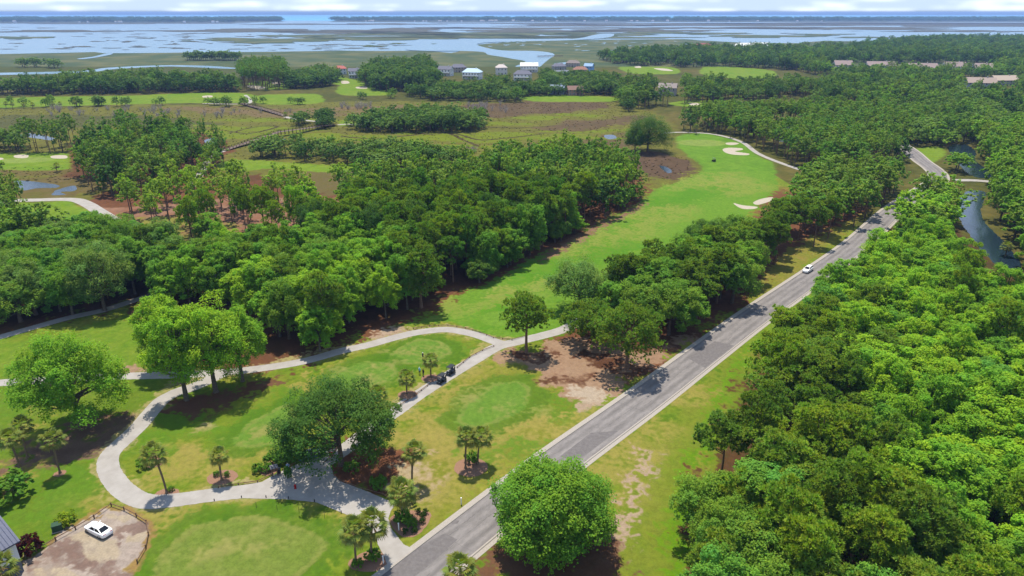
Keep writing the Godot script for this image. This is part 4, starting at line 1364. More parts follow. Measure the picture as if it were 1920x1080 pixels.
func setting() -> void:
	paint_ground()
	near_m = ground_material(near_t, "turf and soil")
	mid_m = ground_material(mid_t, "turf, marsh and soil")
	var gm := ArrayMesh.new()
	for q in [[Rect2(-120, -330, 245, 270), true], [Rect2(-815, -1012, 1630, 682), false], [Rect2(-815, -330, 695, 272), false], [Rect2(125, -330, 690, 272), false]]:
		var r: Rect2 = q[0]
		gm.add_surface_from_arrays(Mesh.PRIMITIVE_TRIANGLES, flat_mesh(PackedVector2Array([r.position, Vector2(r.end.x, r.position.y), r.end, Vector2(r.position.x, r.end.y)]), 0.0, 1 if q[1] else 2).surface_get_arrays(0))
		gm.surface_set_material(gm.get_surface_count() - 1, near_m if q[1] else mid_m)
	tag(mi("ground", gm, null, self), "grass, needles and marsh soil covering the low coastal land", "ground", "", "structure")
	var wm: Material = mats["lagoon water"]
	sheet("lagoon", PackedVector2Array([Vector2(-16000, -6500), Vector2(16000, -6500), Vector2(16000, -700), Vector2(-16000, -700)]), -1.2, wm, "pale blue lagoon full of marsh islands and mud banks", "water")
	var deep := mat("sea water", Color(0.30, 0.56, 0.70), 0.6, 0.0, 0.3)
	sheet("open_sea", PackedVector2Array([Vector2(-16000, -18500), Vector2(16000, -18500), Vector2(16000, -6400), Vector2(-16000, -6400)]), -0.9, deep, "turquoise strip of open sea along the horizon", "sea")
	# marsh beyond the golf course and its islands
	var mg: Material = mats["marsh grass"]
	var flat: Material = mats["mud flat"]
	sheet("salt_marsh", wobble(ground(px([-900, 150, -900, 104, -200, 102, 60, 100, 180, 97, 195, 99, 250, 99, 400, 98, 560, 96, 640, 94.5, 800, 95, 850, 99, 880, 93, 893, 83, 960, 77, 1080, 74.5, 1280, 73, 1390, 80, 1500, 80.5, 1545, 76, 1640, 78, 1700, 73, 1920, 71, 2600, 70, 2900, 150])), 8.0), -0.4, mg, "olive salt marsh between the golf course and the lagoon", "marsh")
	for b in [[505, 75, 130, 4.5], [560, 67, 70, 2.2], [470, 57, 160, 3.2], [110, 58, 110, 2.0], [40, 70, 62, 2.0], [560, 45.2, 90, 1.2], [720, 45, 90, 1.4], [735, 57, 100, 4.2], [720, 71, 150, 3.4], [880, 68, 180, 3.6], [1010, 58, 150, 2.6], [1090, 47.5, 140, 2.0], [1120, 65, 100, 2.6], [1240, 61, 90, 1.6], [1440, 67.5, 110, 2.4], [1330, 62.5, 70, 1.6], [1540, 64, 60, 1.0], [1620, 69.5, 50, 1.2], [1800, 58, 120, 1.6], [1600, 53, 200, 2.4], [1400, 52, 150, 2.0], [1330, 46, 260, 2.6], [1800, 46, 300, 3.0], [1600, 43.5, 500, 1.6], [1000, 43.0, 200, 1.0], [200, 43.4, 260, 1.2], [900, 62.5, 230, 3.2], [1080, 69.5, 170, 2.8], [1190, 57, 130, 2.6], [760, 64, 160, 3.0], [620, 60, 120, 2.2], [970, 52.5, 200, 1.6], [970, 100, 28, 2.2], [700, 85.5, 24, 1.4], [745, 81, 14, 1.0], [840, 91.5, 20, 0.9], [830, 81.5, 16, 1.2], [350, 76, 14, 0.8], [1220, 53, 60, 1.4], [860, 52, 60, 1.2]]:
		sheet("marsh_island", ground(blob(b[0], b[1], b[2], b[3])), -0.6, mg if b[1] > 60 else flat, "low ragged marsh island lying in the pale lagoon", "marsh island", 0.0, "marsh islands in the lagoon")
	for i in 150:
		var y := rng.randf_range(50, 93)
		var x := rng.randf_range(0, 760) if y > 62 else rng.randf_range(0, 1900)
		sheet("marsh_island", ground(blob(x, y, rng.randf_range(3, 20), rng.randf_range(0.2, 0.6))), -0.8, flat, "thin mud bank just above the lagoon water", "mud bank", 0.0, "mud banks in the lagoon")
	var pw: Material = mats["pond water"]
	for a in [[145, 110, 175, 106, 200, 100, 212, 101, 190, 106, 160, 110.5], [-40, 137.5, 150, 133, 200, 127, 300, 122.5, 380, 123, 440, 127, 430, 129, 350, 125.5, 300, 125, 210, 130, 150, 137, -40, 141], [760, 92, 800, 86, 830, 80, 900, 77, 1000, 75.5, 1080, 72, 1120, 64, 1150, 63, 1140, 70, 1070, 75, 960, 77.5, 905, 80, 895, 84, 920, 91, 950, 94.5, 1000, 95, 1030, 98, 1040, 103, 1030, 110, 1020, 118, 1010, 125, 985, 126, 966, 124, 980, 119, 984, 114, 962, 110, 940, 106, 915, 102, 905, 97, 860, 95, 800, 95], [1040, 119, 1065, 116.5, 1062, 120, 1045, 122]]:
		sheet("tidal_creek", ground(smooth(px(a), 4)), 0.03 if a[1] > 94 else -0.35, wm, "pale tidal creek winding through the olive marsh", "creek", 0.0, "tidal creeks in the marsh")
	for i in 60:
		var x := rng.randf_range(880, 1290)
		var y := rng.randf_range(76, 98)
		if x < 1050 and y > 88: continue
		sheet("marsh_pool", ground(blob(x, y, rng.randf_range(1.5, 7), rng.randf_range(0.2, 0.5))), -0.3, wm, "small pale pool among the marsh grass", "pool", 0.0, "small pools in the marsh")
	for q in [[[28, 339, 60, 340, 110, 347, 103, 352, 67, 353, 47, 357, 33, 350], "shallow pool beside the marsh tee"], [[97, 363, 110, 355, 140, 348, 140, 358, 113, 360, 123, 365, 100, 366], "small shallow pool with a muddy spit"], [[382, 264, 396, 259, 410, 260, 404, 268, 392, 271], "marsh pool near the boardwalk foot"], [[505, 268, 520, 262, 536, 260, 534, 265, 515, 270], "creek pool under the long boardwalk"], [[1132, 254, 1150, 253, 1156, 259, 1140, 261], "round pool in the brown marsh"], [[1236, 311, 1250, 313, 1261, 322, 1250, 324], "ditch pool beside the fairway"], [[1806, 362, 1828, 357, 1848, 362, 1842, 385, 1840, 405, 1854, 425, 1874, 445, 1898, 470, 1915, 502, 1876, 500, 1850, 480, 1828, 453, 1808, 426, 1795, 400, 1796, 380], "long dark pond curving below the woods"], [[1778, 275, 1810, 271, 1830, 285, 1828, 300, 1852, 318, 1874, 330, 1840, 334, 1815, 325, 1795, 305, 1784, 290], "dark pond above the little causeway"], [[1450, 244, 1490, 238, 1492, 262, 1456, 264], "pond glinting behind the pines by the green"], [[35, 253, 60, 250, 100, 258, 96, 263, 60, 258], "marsh pool behind the pines"]]:
		var w := ground(smooth(px(q[0]), 4))
		sheet("pond", w, 0.02, pw, q[1], "pond", 0.3)
		keep_off(w)
	sheet("barrier_island", ground(px([-700, 43, 300, 42.5, 480, 41.5, 530, 39.8, 520, 36, 300, 34.5, -700, 34])), -0.5, mats["island ground"], "low barrier island with dark trees and pale houses", "island")
	sheet("barrier_island", ground(px([618, 40.5, 700, 41, 1300, 41, 2600, 40.5, 2600, 35.5, 1300, 35.5, 640, 35.5])), -0.5, mats["island ground"], "long barrier island lined with houses before the sea", "island")
	# turf with an identity of its own
	for q in [["fairway", FAIRWAY, "bright green mown fairway running up to the bunkers"], ["practice_green", GREEN_NEAR, "large oval green with pale worn rings beside the sandy lot"], ["tee_box", TEE_OVAL, "oval mown tee between the cart path and the road"], ["tee_box", TEE_BACK, "rounded tee where a golfer in dark clothes stands"], ["tee_box", TEE_MID, "low mown tee beside the two smaller palms"], ["tee_box", TEE_LEFT, "mown tee on the slope beside the spreading oak"]]:
		var w := ground(smooth(px(q[1]), 4))
		turf(q[0], w, 0.012, q[2], "turf")
		keep_off(w)
	# road with kerbs and patches
	var left := smooth(px([600, 1162, 640, 1130, 773, 1028, 913, 922, 1020, 843, 1173, 738, 1280, 661, 1390, 583, 1510, 504, 1580, 455, 1650, 395, 1700, 362, 1733, 341, 1741, 329, 1732, 316, 1712, 301, 1694, 284, 1672, 268]), 5, false)
	var edge := ground(left)
	var mid := PackedVector2Array()
	var right := PackedVector2Array()
	for i in edge.size():
		var d := (edge[mini(i + 1, edge.size() - 1)] - edge[maxi(i - 1, 0)]).normalized()
		var s := Vector2(-d.y, d.x)
		mid.append(edge[i] + s * 4.1)
		right.append(edge[i] + s * 8.2)
	var road := ribbon(mid, 7.3)
	tag(mi("road", strip_mesh(mid, 7.3, 0.03), road_material(), self), "grey asphalt road running straight beside the golf course", "road", "", "structure")
	keep_off(ribbon(mid, 9.5))
	var prof := [[-0.62, -0.1], [-0.62, 0.12], [-0.5, 0.15], [-0.36, 0.15], [-0.28, 0.034], [0.48, 0.03], [0.48, -0.1]]
	var mirror := []
	for p in prof: mirror.append([-p[0], p[1]])
	for q in [[edge, false, "pale concrete kerb and gutter along the golf side of the road"], [right, true, "pale concrete kerb and gutter along the wooded side of the road"]]:
		var sgn: bool = q[1]
		tag(mi("kerb", sweep(q[0], prof if sgn == (((q[0][1] - q[0][0]).normalized().orthogonal()).dot(mid[0] - edge[0]) > 0) else mirror), mats["kerb concrete"], self), q[2], "kerb", "", "structure")
	for q in [[[834, 1000, 858, 1012, 800, 1064, 740, 1110, 690, 1090, 760, 1040], "dark resurfaced stretch of road near the drive"], [[1108, 812, 1160, 808, 1138, 823, 1100, 852, 1076, 862, 1050, 856], "dark rectangular asphalt patch beyond the round tree"], [[1290, 672, 1340, 640, 1376, 648, 1322, 690], "grey asphalt patch by the wood"]]:
		var w := ground(px(q[0]))
		var cut := Geometry2D.intersect_polygons(w, ribbon(mid, 7.0))
		if cut.size(): sheet("road_patch", cut[0], 0.036, mats["new asphalt"], q[1], "road patch")
	sheet("road_patch", ribbon(PackedVector2Array([mid[8], mid[14]]), 0.001) if false else ground(px([848, 978, 862, 976, 858, 982, 846, 984])), 0.037, mats["new asphalt"], "small dark repair in the asphalt beside the kerb", "road patch")
	sheet("side_road", ribbon(ground(smooth(px([1590, 470, 1640, 480, 1700, 497, 1770, 520, 1830, 545]), 5, false)), 7.0), 0.024, mats["asphalt"], "grey asphalt drive turning off the road into the wood", "road")
	keep_off(ribbon(ground(px([1590, 470, 1640, 480, 1700, 497])), 7.0))
	# cart paths
	var con: Material = mats["concrete"]
	for q in [
		[[600, 872, 655, 836, 700, 800, 740, 773, 790, 737, 853, 697, 893, 673, 933, 650, 973, 640, 1050, 620, 1090, 600], 3.3, "pale concrete cart path where two golf carts stand"],
		[[945, 646, 927, 640, 900, 630, 873, 623, 840, 618, 807, 620, 773, 625, 733, 635, 690, 647, 640, 658, 567, 678, 487, 691, 420, 698, 340, 703, 287, 704, 213, 706, 100, 712, 0, 718, -120, 728], 3.0, "pale cart path curving past the tees below the wood"],
		[[420, 699, 367, 724, 333, 735, 305, 750, 287, 768, 260, 800, 230, 828, 208, 850, 202, 870, 208, 890, 227, 915, 253, 933, 283, 941, 333, 937, 400, 928, 467, 920, 520, 908, 560, 895], 3.4, "pale cart path bending round the palm with the mulch ring"],
		[[-80, 655, 0, 632, 67, 613, 133, 595, 193, 582, 253, 563, 300, 548], 3.0, "grey cart path along the foot of the dark wood"],
		[[-40, 380, 7, 377, 67, 375, 133, 374, 160, 381, 187, 397, 213, 413, 250, 436, 300, 470], 5.0, "sandy cart path beside the marsh tee"],
		[[590, 378, 613, 393, 626, 408, 630, 424, 640, 450], 5.0, "sandy cart path glimpsed among the pines"],
		[[420, 283, 400, 290, 390, 302, 380, 320, 360, 350], 3.6, "cart path leading to the long boardwalk"],
		[[1240, 250, 1280, 248, 1340, 252, 1390, 266, 1420, 287, 1457, 303, 1500, 318], 3.0, "pale cart path round the far green"],
		[[633, 234, 650, 233, 680, 234], 4.0, "pale landing at the end of the long boardwalk"],
		[[535, 219, 548, 222, 575, 226, 600, 228], 4.0, "sandy landing between the two boardwalks"],
		[[380, 194, 454, 195, 470, 190, 460, 178], 3.0, "cart path before the far fairway"],
		[[1575, 210, 1600, 211, 1618, 214], 7.0, "bit of pale road showing between the far trees"],
		[[1790, 338, 1820, 338, 1850, 340, 1890, 345], 4.5, "pale causeway between the two ponds"]]:
		var w := ribbon(ground(smooth(px(q[0]), 6, false)), q[1])
		sheet("cart_path", w, 0.016 + 0.004 * (used.get("cart_path", -1) % 3 + 1), con, q[2], "path", 0.05)
		keep_off(w)
	var plaza := ground(px([470, 916, 513, 891, 545, 876, 577, 861, 600, 845, 622, 842, 620, 868, 625, 890, 637, 902, 690, 922, 742, 945, 733, 958, 728, 972, 733, 990, 757, 1021, 776, 1030, 728, 1066, 722, 1047, 700, 1004, 685, 985, 655, 967, 620, 953, 593, 942, 533, 936, 480, 935, 450, 934]))
	sheet("forecourt", plaza, 0.034, con, "pale concrete forecourt and drive shaded by the spreading oak", "pavement", 0.03)
	keep_off(plaza)
	for a in [GREEN_NEAR, LOT, [1268, 248, 1330, 250, 1400, 268, 1450, 303], [-60, 290, 128, 288, 133, 312, -60, 316], [30, 381, 140, 378, 175, 402, 60, 416], [400, 312, 480, 298, 690, 312, 600, 324], [-200, 590, 60, 640, 200, 612, 250, 640, 230, 712, -200, 720], [680, 612, 740, 606, 780, 624, 700, 644], [-200, 183, 480, 172, 600, 178, 600, 196, -200, 205], [985, 181, 1160, 180, 1155, 191, 985, 191], [1165, 123, 1268, 124, 1270, 140, 1165, 134], [1318, 125, 1450, 130, 1450, 149, 1318, 142], [1255, 196, 1392, 188, 1388, 200], [1425, 186, 1512, 184, 1515, 202, 1430, 204], [1560, 118, 1860, 120, 1860, 143, 1560, 141], [1228, 160, 1275, 160, 1280, 196, 1225, 196], [1800, 150, 1900, 148, 1910, 186, 1800, 186], [815, 120, 1010, 118, 1012, 160, 815, 160], [1030, 118, 1115, 116, 1115, 150, 1030, 150], [1370, 80, 1470, 80, 1470, 97, 1370, 97], [650, 124, 680, 124, 680, 160, 650, 160]]:
		keep_off(ground(px(a)))
	# bunkers
	for q in [[1355, 280, 1367, 277, 1390, 278, 1392, 281, 1378, 284, 1404, 288, 1400, 291, 1375, 290, 1360, 286], [1361, 268, 1375, 267, 1386, 269, 1375, 272, 1363, 271], [1412, 380, 1427, 373, 1448, 370, 1447, 376, 1422, 384], [1375, 381, 1393, 385, 1420, 388, 1412, 392, 1390, 391], [26, 292, 40, 290, 53, 291, 50, 296, 30, 296], [95, 293, 110, 291, 125, 292, 124, 297, 100, 297], [-10, 296, 4, 296, 6, 299, -8, 300], [462, 161, 480, 160, 500, 165, 480, 167], [640, 152, 652, 152, 655, 156, 642, 157], [668, 163, 685, 162, 688, 166, 670, 166], [1292, 194, 1306, 193, 1312, 196, 1298, 198], [1380, 190, 1392, 191, 1386, 193], [1190, 125, 1200, 124, 1202, 127, 1192, 127], [1226, 128, 1250, 129, 1262, 133, 1240, 132], [380, 180, 396, 179, 398, 182, 382, 183], [510, 154, 522, 153, 526, 157, 512, 158]]:
		sheet("sand_bunker", ground(smooth(px(q), 4)), 0.03, mats["bunker sand"], "pale sand bunker cut into bright turf", "bunker", 0.0, "sand bunkers on the golf holes")
	# mulch beds
	for q in [[ell(313, 926, 1.9, 1.5), "mulch ring at the foot of the leaning palm beside the path bend"], [ell(417, 895, 2.5, 2.0), "mulch ring with two clipped bushes under a palm"], [ell(883, 876, 2.9, 2.6), "mulch ring under the pair of palms near the road"], [ell(764, 740, 2.0, 1.6), "mulch ring under the shorter tee palm"], [ell(808, 709, 2.0, 1.6), "mulch ring under the taller tee palm"], [ell(290, 868, 1.5, 1.4), "mulch ring round the low palmetto"], [[732, 970, 767, 957, 808, 961, 803, 980, 783, 1003, 757, 1007, 737, 990], "mulch bed at the corner of the drive and the road"], [[655, 1052, 690, 1033, 722, 1035, 727, 1057, 700, 1072, 660, 1068], "mulch bed under the twin palms by the drive"], [ell(112, 888, 1.0, 0.9), "mulch ring at the foot of the palm on the lawn"], [[488, 884, 500, 868, 512, 866, 520, 880, 512, 890, 496, 892], "mulch bed of clipped bushes by the notice box"]]:
		var w := ground(smooth(px(q[0]), 3))
		sheet("mulch_bed", w, 0.02, mats["mulch"], q[1], "mulch bed", 0.1)
		keep_off(w)

func _ready() -> void:
	rng.seed = 77
	seed(5)
	sky_and_sun()
	var t0 := Time.get_ticks_msec()
	make_noise()
	make_materials()
	setting()
	print("setting ", Time.get_ticks_msec() - t0)
	make_library()
	for i in 4: palm_lib.append(make_palm())
	twig_mesh()
	for i in 4:
		var l := lobes_of(1.0, 0.15, 1.0, 14, 0.34, 0.1)
		shrub_lib.append([leafy(l, 90, 0.095, Color(0.2, 0.29, 0.06), 0.22), trunk_mesh(0.6, 0.06, l, 5, 0.1, 5)])
	print("library ", Time.get_ticks_msec() - t0)
	woods()
	build_trees()
	print("trees ", Time.get_ticks_msec() - t0)
	objects()
	print("objects ", Time.get_ticks_msec() - t0)

func woods() -> void:
	var P := "pine_tree"
	var B := "broadleaf_tree"
	var O := "oak_tree"
	# single trees that stand out
	lone(B, 1034, 1020, 862, 8.9, 2, "huge round dense broadleaf tree standing alone beside the road", 84, 0.03, 0.24, 380)
	lone(O, 640, 872, 708, 10.6, 2, "spreading dark oak shading the concrete forecourt", 66, 0.2, 0.19, 300)
	lone(B, 152, 797, 622, 9.4, 0, "big airy bright green tree on the lawn behind three palms", 72, 0.12, 0.2, 340)
	lone(B, 350, 750, 562, 6.0, 1, "tall lime green tree where the cart paths fork")
	lone(B, 405, 735, 555, 7.8, 1, "broad lime green tree above the fork of the cart paths")
	lone(B, 455, 715, 575, 6.2, 0, "bright green tree overhanging the cart path by the fork")
	lone(B, 318, 690, 548, 5.6, 1, "lime green tree at the edge of the small lawn")
	lone(P, 987, 661, 540, 5.9, 0, "slim single pine on bare soil by the path junction", 32, 0.3, 0.26)
	lone(O, 1085, 582, 484, 8.4, 1, "rounded grey-green oak between the fairway and bare soil")
	lone(P, 1175, 692, 560, 8.0, 0, "broad leaning pine on bare soil beside the road", 46, 0.22, 0.24)
	lone(P, 1110, 640, 566, 7.2, 0, "bushy pine at the edge of the bare soil")
	lone(P, 790, 577, 452, 6.6, 1, "dark pine on needle litter at the fairway's near end")
	lone(B, 600, 660, 570, 4.0, 0, "small bright green tree beside the curving cart path")
	lone(O, 1214, 284, 216, 13.0, 2, "massive dark oak where the marsh meets the far green", 90, 0.02, 0.25, 300)
	lone(O, 1190, 285, 240, 6.0, 1, "smaller grey oak leaning on the massive oak at the marsh")
	lone(O, 197, 582, 455, 8.4, 1, "grey-green oak over the path at the dark wood's foot")
	lone(B, 137, 590, 490, 5.4, 2, "mid green tree whose trunk stands on the grey cart path verge")
	var near_wood := "in the dense wood beside the road verge"
	wood([1428, 660, 1522, 574, 1588, 522, 1650, 478, 1690, 430, 1750, 425, 1790, 470, 1835, 540, 1930, 560, 2180, 560, 2250, 1200, 1270, 1200, 1290, 1080, 1312, 960, 1345, 870, 1385, 770], 6.2,
		func(q): return pick([[P, 0, 0.44], [P, 2, 0.28], [P, 1, 0.14], [O, 3, 0.08], [B, 3, 0.06]]) if q.x < 1560 + (q.y - 600) * 0.42 + rng.randf_range(-90, 90) else pick([[B, 0, 0.36], [B, 1, 0.46], [B, 2, 0.08], [P, 2, 0.07], [B, 3, 0.03]]),
		[10.5, 16.5], [3.8, 5.6], near_wood, "roadside wood")
	var mid_wood := "in the wood between the fairway and the marsh"
	wood([585, 445, 596, 400, 636, 360, 720, 338, 800, 333, 880, 320, 960, 300, 1060, 292, 1150, 305, 1190, 330, 1190, 358, 1140, 385, 1080, 412, 1020, 440, 960, 468, 905, 488, 860, 492, 800, 500, 740, 470], 5.8,
		func(q): return pick([[P, 3, 0.22], [P, 1, 0.14], [P, 0, 0.28], [P, 2, 0.12], [O, 2, 0.08], [B, 2, 0.1], [B, 0, 0.06]]), [11.5, 18.5], [3.8, 5.4], mid_wood, "fairway wood")
	wood([866, 512, 960, 474, 1060, 426, 1150, 386, 1192, 362, 1204, 376, 1150, 404, 1060, 448, 970, 500, 900, 532], 5.0, func(q): return pick([[B, 2, 0.34], [B, 0, 0.26], [O, 0, 0.2], [O, 3, 0.2]]), [5, 9], [3.0, 4.2], "low at the wood's edge along the fairway", "fairway edge", 0.5)
	wood([190, 372, 300, 335, 450, 345, 600, 345, 700, 365, 720, 390, 660, 405, 560, 420, 470, 430, 390, 440, 300, 430, 240, 400], 9.6,
		func(q): return pick([[P, 2, 0.6], [P, 0, 0.22], [B, 1, 0.1], [B, 0, 0.08]]), [12, 18], [3.6, 4.8], "in the open stand above the needle-strewn ground", "open pine stand")
	wood([285, 530, 330, 490, 400, 470, 500, 455, 620, 440, 700, 445, 770, 480, 800, 515, 760, 540, 720, 560, 690, 590, 640, 610, 560, 615, 505, 590, 480, 560, 400, 530, 330, 545], 6.0,
		func(q): return pick([[B, 0, 0.34], [B, 1, 0.16], [B, 2, 0.2], [P, 1, 0.1], [P, 0, 0.1], [O, 3, 0.1]]), [11, 17.5], [3.9, 5.8], "in the leafy wood above the curving cart path", "leafy wood")
	wood([-100, 440, 0, 420, 100, 430, 200, 440, 320, 460, 350, 490, 290, 515, 220, 520, 140, 540, 60, 560, -40, 585, -140, 600], 6.2,
		func(q): return pick([[O, 3, 0.28], [O, 1, 0.2], [B, 2, 0.24], [P, 1, 0.14], [B, 3, 0.14]]), [10, 16.5], [4.2, 6.2], "in the dark wood above the grey cart path", "dark wood")
	wood([-60, 330, 10, 330, 34, 370, 40, 410, -60, 420], 7, func(q): return pick([[P, 1, 0.6], [P, 0, 0.4]]), [14, 17], [3.6, 4.6], "at the edge of the marsh tee", "marsh tee pines")
	wood([150, 300, 170, 262, 240, 245, 330, 248, 420, 275, 430, 300, 390, 325, 320, 335, 230, 345, 160, 335], 8.4, func(q): return pick([[P, 1, 0.36], [P, 3, 0.24], [P, 0, 0.2], [O, 2, 0.2]]), [10, 19], [3.8, 5.6], "in the clump beside the boardwalk foot", "boardwalk clump")
	wood([-60, 255, 40, 255, 60, 275, -60, 285], 7.5, func(q): return pick([[O, 1, 0.5], [P, 1, 0.5]]), [9, 13], [4.0, 5.5], "behind the marsh green", "marsh green trees")
	wood([40, 246, 130, 240, 150, 262, 120, 275, 50, 268], 10, func(q): return pick([[P, 1, 0.7], [O, 1, 0.3]]), [14, 17], [4.0, 5.0], "behind the small round green", "marsh green trees")
	wood([460, 275, 540, 268, 580, 272, 680, 274, 760, 268, 870, 292, 880, 308, 720, 304, 600, 300, 470, 292], 8.5, func(q): return pick([[O, 1, 0.4], [O, 2, 0.2], [O, 3, 0.2], [P, 1, 0.2]]), [7, 11], [4.0, 5.5], "in the thicket along the marsh edge", "marsh edge thicket")
	wood([660, 222, 700, 212, 790, 208, 850, 206, 905, 218, 915, 228, 860, 236, 760, 236, 670, 234], 8.0, func(q): return pick([[O, 0, 0.4], [O, 1, 0.4], [O, 2, 0.2]]), [8, 12], [4.5, 6], "on the hummock out in the marsh", "marsh hummock")
	wood([555, 212, 570, 210, 575, 224, 556, 224], 8, func(q): return [O, 0], [7, 9], [4.5, 5.5], "between the two boardwalks", "boardwalk bushes")
	wood([598, 210, 616, 208, 618, 226, 600, 228], 8, func(q): return [O, 2], [8, 10], [5, 6], "at the landing of the long boardwalk", "boardwalk bushes")
	# strip between the fairway and the road
	wood([1120, 560, 1160, 520, 1210, 500, 1280, 482, 1310, 446, 1370, 440, 1420, 434, 1470, 408, 1500, 350, 1540, 320, 1620, 310, 1690, 330, 1680, 350, 1610, 385, 1560, 400, 1500, 425, 1470, 450, 1430, 480, 1390, 520, 1330, 555, 1270, 590, 1200, 590], 6.4,
		func(q): return pick([[P, 1, 0.3], [P, 0, 0.16], [O, 0, 0.2], [O, 3, 0.14], [B, 2, 0.12], [B, 0, 0.08]]) if q.x < 1450 else pick([[P, 1, 0.46], [P, 3, 0.24], [P, 0, 0.2], [B, 2, 0.1]]),
		[11, 15.5], [4.2, 6.0], "in the strip between the fairway and the road", "strip by the road")
	for q in [[1505, 425, 360], [1540, 435, 375], [1552, 447, 390], [1525, 462, 400], [1600, 425, 370], [1620, 410, 350]]:
		plant(P, gp(q[0], q[1]), 15, 3.8, 0, "with a bare trunk beside the straight road", "roadside pines")
	wood([1690, 400, 1720, 360, 1780, 350, 1800, 390, 1790, 420, 1740, 430], 6.5, func(q): return pick([[B, 1, 0.5], [B, 0, 0.3], [P, 0, 0.2]]), [12, 16], [4.6, 6], "at the bend of the road by the pond", "bend trees")
	wood([1760, 295, 1800, 290, 1810, 310, 1770, 315], 8, func(q): return [B, 0], [8, 10], [5, 6.5], "on the grass bank above the pond", "bend trees")
	wood([1272, 228, 1290, 214, 1340, 206, 1400, 204, 1450, 206, 1560, 200, 1660, 205, 1700, 240, 1710, 275, 1660, 290, 1600, 300, 1520, 300, 1460, 275, 1424, 254, 1390, 240, 1330, 232], 8.0, func(q): return pick([[P, 1, 0.36], [P, 3, 0.2], [P, 0, 0.2], [O, 2, 0.14], [B, 2, 0.1]]), [12, 16], [4.4, 5.8], "in the wood behind the far green", "far green wood")
	wood([1840, 250, 1930, 230, 2100, 240, 2150, 520, 1960, 480, 1910, 440, 1880, 400, 1880, 340, 1850, 300], 7.0, func(q): return pick([[B, 2, 0.4], [B, 0, 0.24], [P, 0, 0.16], [O, 3, 0.2]]), [12, 17], [4.8, 6.5], "in the wood across the ponds", "pond wood")
	wood([1630, 240, 1700, 210, 1800, 195, 1930, 190, 2100, 210, 2100, 250, 1900, 240, 1840, 255, 1780, 262, 1720, 262, 1680, 250], 10, func(q): return pick([[O, 3, 0.3], [O, 1, 0.2], [O, 2, 0.2], [B, 2, 0.1], [P, 1, 0.2]]), [7, 15], [4.2, 6.8], "in the wood above the ponds", "upper pond wood")
	# far belts
	var dark := func(_q): return pick([[O, 2, 0.36], [O, 0, 0.24], [O, 1, 0.1], [P, 1, 0.24], [B, 2, 0.06]])
	wood([-200, 172, 0, 164, 130, 152, 280, 148, 400, 152, 440, 150, 460, 168, 380, 174, 200, 176, 60, 182, -200, 186], 9.5, dark, [8, 18], [4.8, 7.4], "in the belt behind the long far fairway", "far fairway belt")
	wood([444, 130, 470, 122, 530, 122, 540, 135, 530, 148, 460, 150], 9, func(q): return pick([[P, 1, 0.6], [P, 3, 0.4]]), [17, 22], [5, 6.5], "in the tall grove by the far sand", "tall far grove")
	wood([540, 140, 600, 128, 640, 138, 625, 150, 560, 156, 540, 158], 9.5, dark, [10, 14], [5.5, 7.5], "around the far greens", "far green trees")
	wood([678, 140, 700, 126, 760, 122, 800, 118, 822, 128, 830, 150, 800, 162, 740, 160, 700, 158, 682, 152], 9.5, func(q): return pick([[O, 0, 0.4], [O, 2, 0.4], [P, 1, 0.2]]), [10, 21], [5.5, 8.5], "in the big grove before the white houses", "house grove")
	wood([760, 164, 830, 158, 960, 160, 1100, 164, 1180, 170, 1200, 178, 1100, 182, 960, 184, 800, 180, 770, 176], 10, dark, [6, 12], [4, 6.5], "in the row below the white houses", "row below houses")
	wood([905, 140, 955, 135, 960, 155, 910, 158], 11, dark, [10, 13], [5, 7], "among the white houses", "house trees")
	wood([1008, 140, 1040, 128, 1130, 138, 1160, 145, 1150, 160, 1010, 158], 12, dark, [10, 13], [5.5, 7], "among the white houses", "house trees")
	wood([1100, 158, 1160, 156, 1300, 157, 1460, 160, 1560, 152, 1560, 185, 1500, 190, 1400, 184, 1250, 188, 1180, 200, 1160, 185], 10, func(q): return pick([[P, 1, 0.34], [P, 0, 0.1], [O, 2, 0.26], [O, 0, 0.14], [O, 1, 0.1], [O, 3, 0.06]]), [7, 17], [4.4, 6.8], "in the woods round the far holes", "far hole woods")
	wood([1120, 105, 1200, 98, 1300, 94, 1420, 92, 1560, 92, 1640, 80, 1760, 72, 1950, 72, 2200, 76, 2200, 130, 1900, 122, 1640, 118, 1480, 126, 1330, 120, 1180, 118], 14.5, func(q): return pick([[O, 2, 0.4], [O, 0, 0.24], [P, 1, 0.2], [O, 3, 0.08], [B, 2, 0.08]]), [8, 20], [5.2, 8.6], "in the broad far woods before the lagoon", "lagoon woods")
	wood([1460, 122, 1640, 112, 1900, 118, 2200, 126, 2200, 215, 1920, 196, 1800, 198, 1700, 206, 1600, 198, 1560, 190, 1560, 140], 12.0, func(q): return pick([[O, 3, 0.14], [O, 1, 0.14], [P, 1, 0.2], [P, 0, 0.12], [O, 2, 0.26], [B, 2, 0.08], [B, 1, 0.06]]), [6, 18], [4.4, 7.2], "in the woods round the pink-roofed houses", "pink roof woods")
	for q in [[125, 125, 6], [138, 127, 5], [190, 124, 6], [205, 126, 5], [270, 126, 6], [300, 128, 6], [320, 127, 5]]:
		plant(O, gp(q[0] * 0.34, q[1]), 12, q[2] * 1.6, 1, "on a hummock in the open marsh", "open marsh hummocks")
	for i in 26: plant(O, gp(352 + i * 3.8, 112 + rng.randf_range(-1, 1.5)), rng.randf_range(10, 15), rng.randf_range(7, 11), 1 if i % 3 else 0, "on the long hummock before the lagoon", "long marsh hummock")
	# row of small trees along the far fairway
	for i in 46:
		var x := rng.randf_range(0, 1000)
		var y := 200.0 if x < 480 else 186.0 if x > 640 else 197.0
		plant(O, gp(x, y + rng.randf_range(-5, 1)), rng.randf_range(5, 8.5), rng.randf_range(2.8, 5), 1 if rng.randf() < 0.6 else 3, "small and loose along the far fairway", "far fairway row")

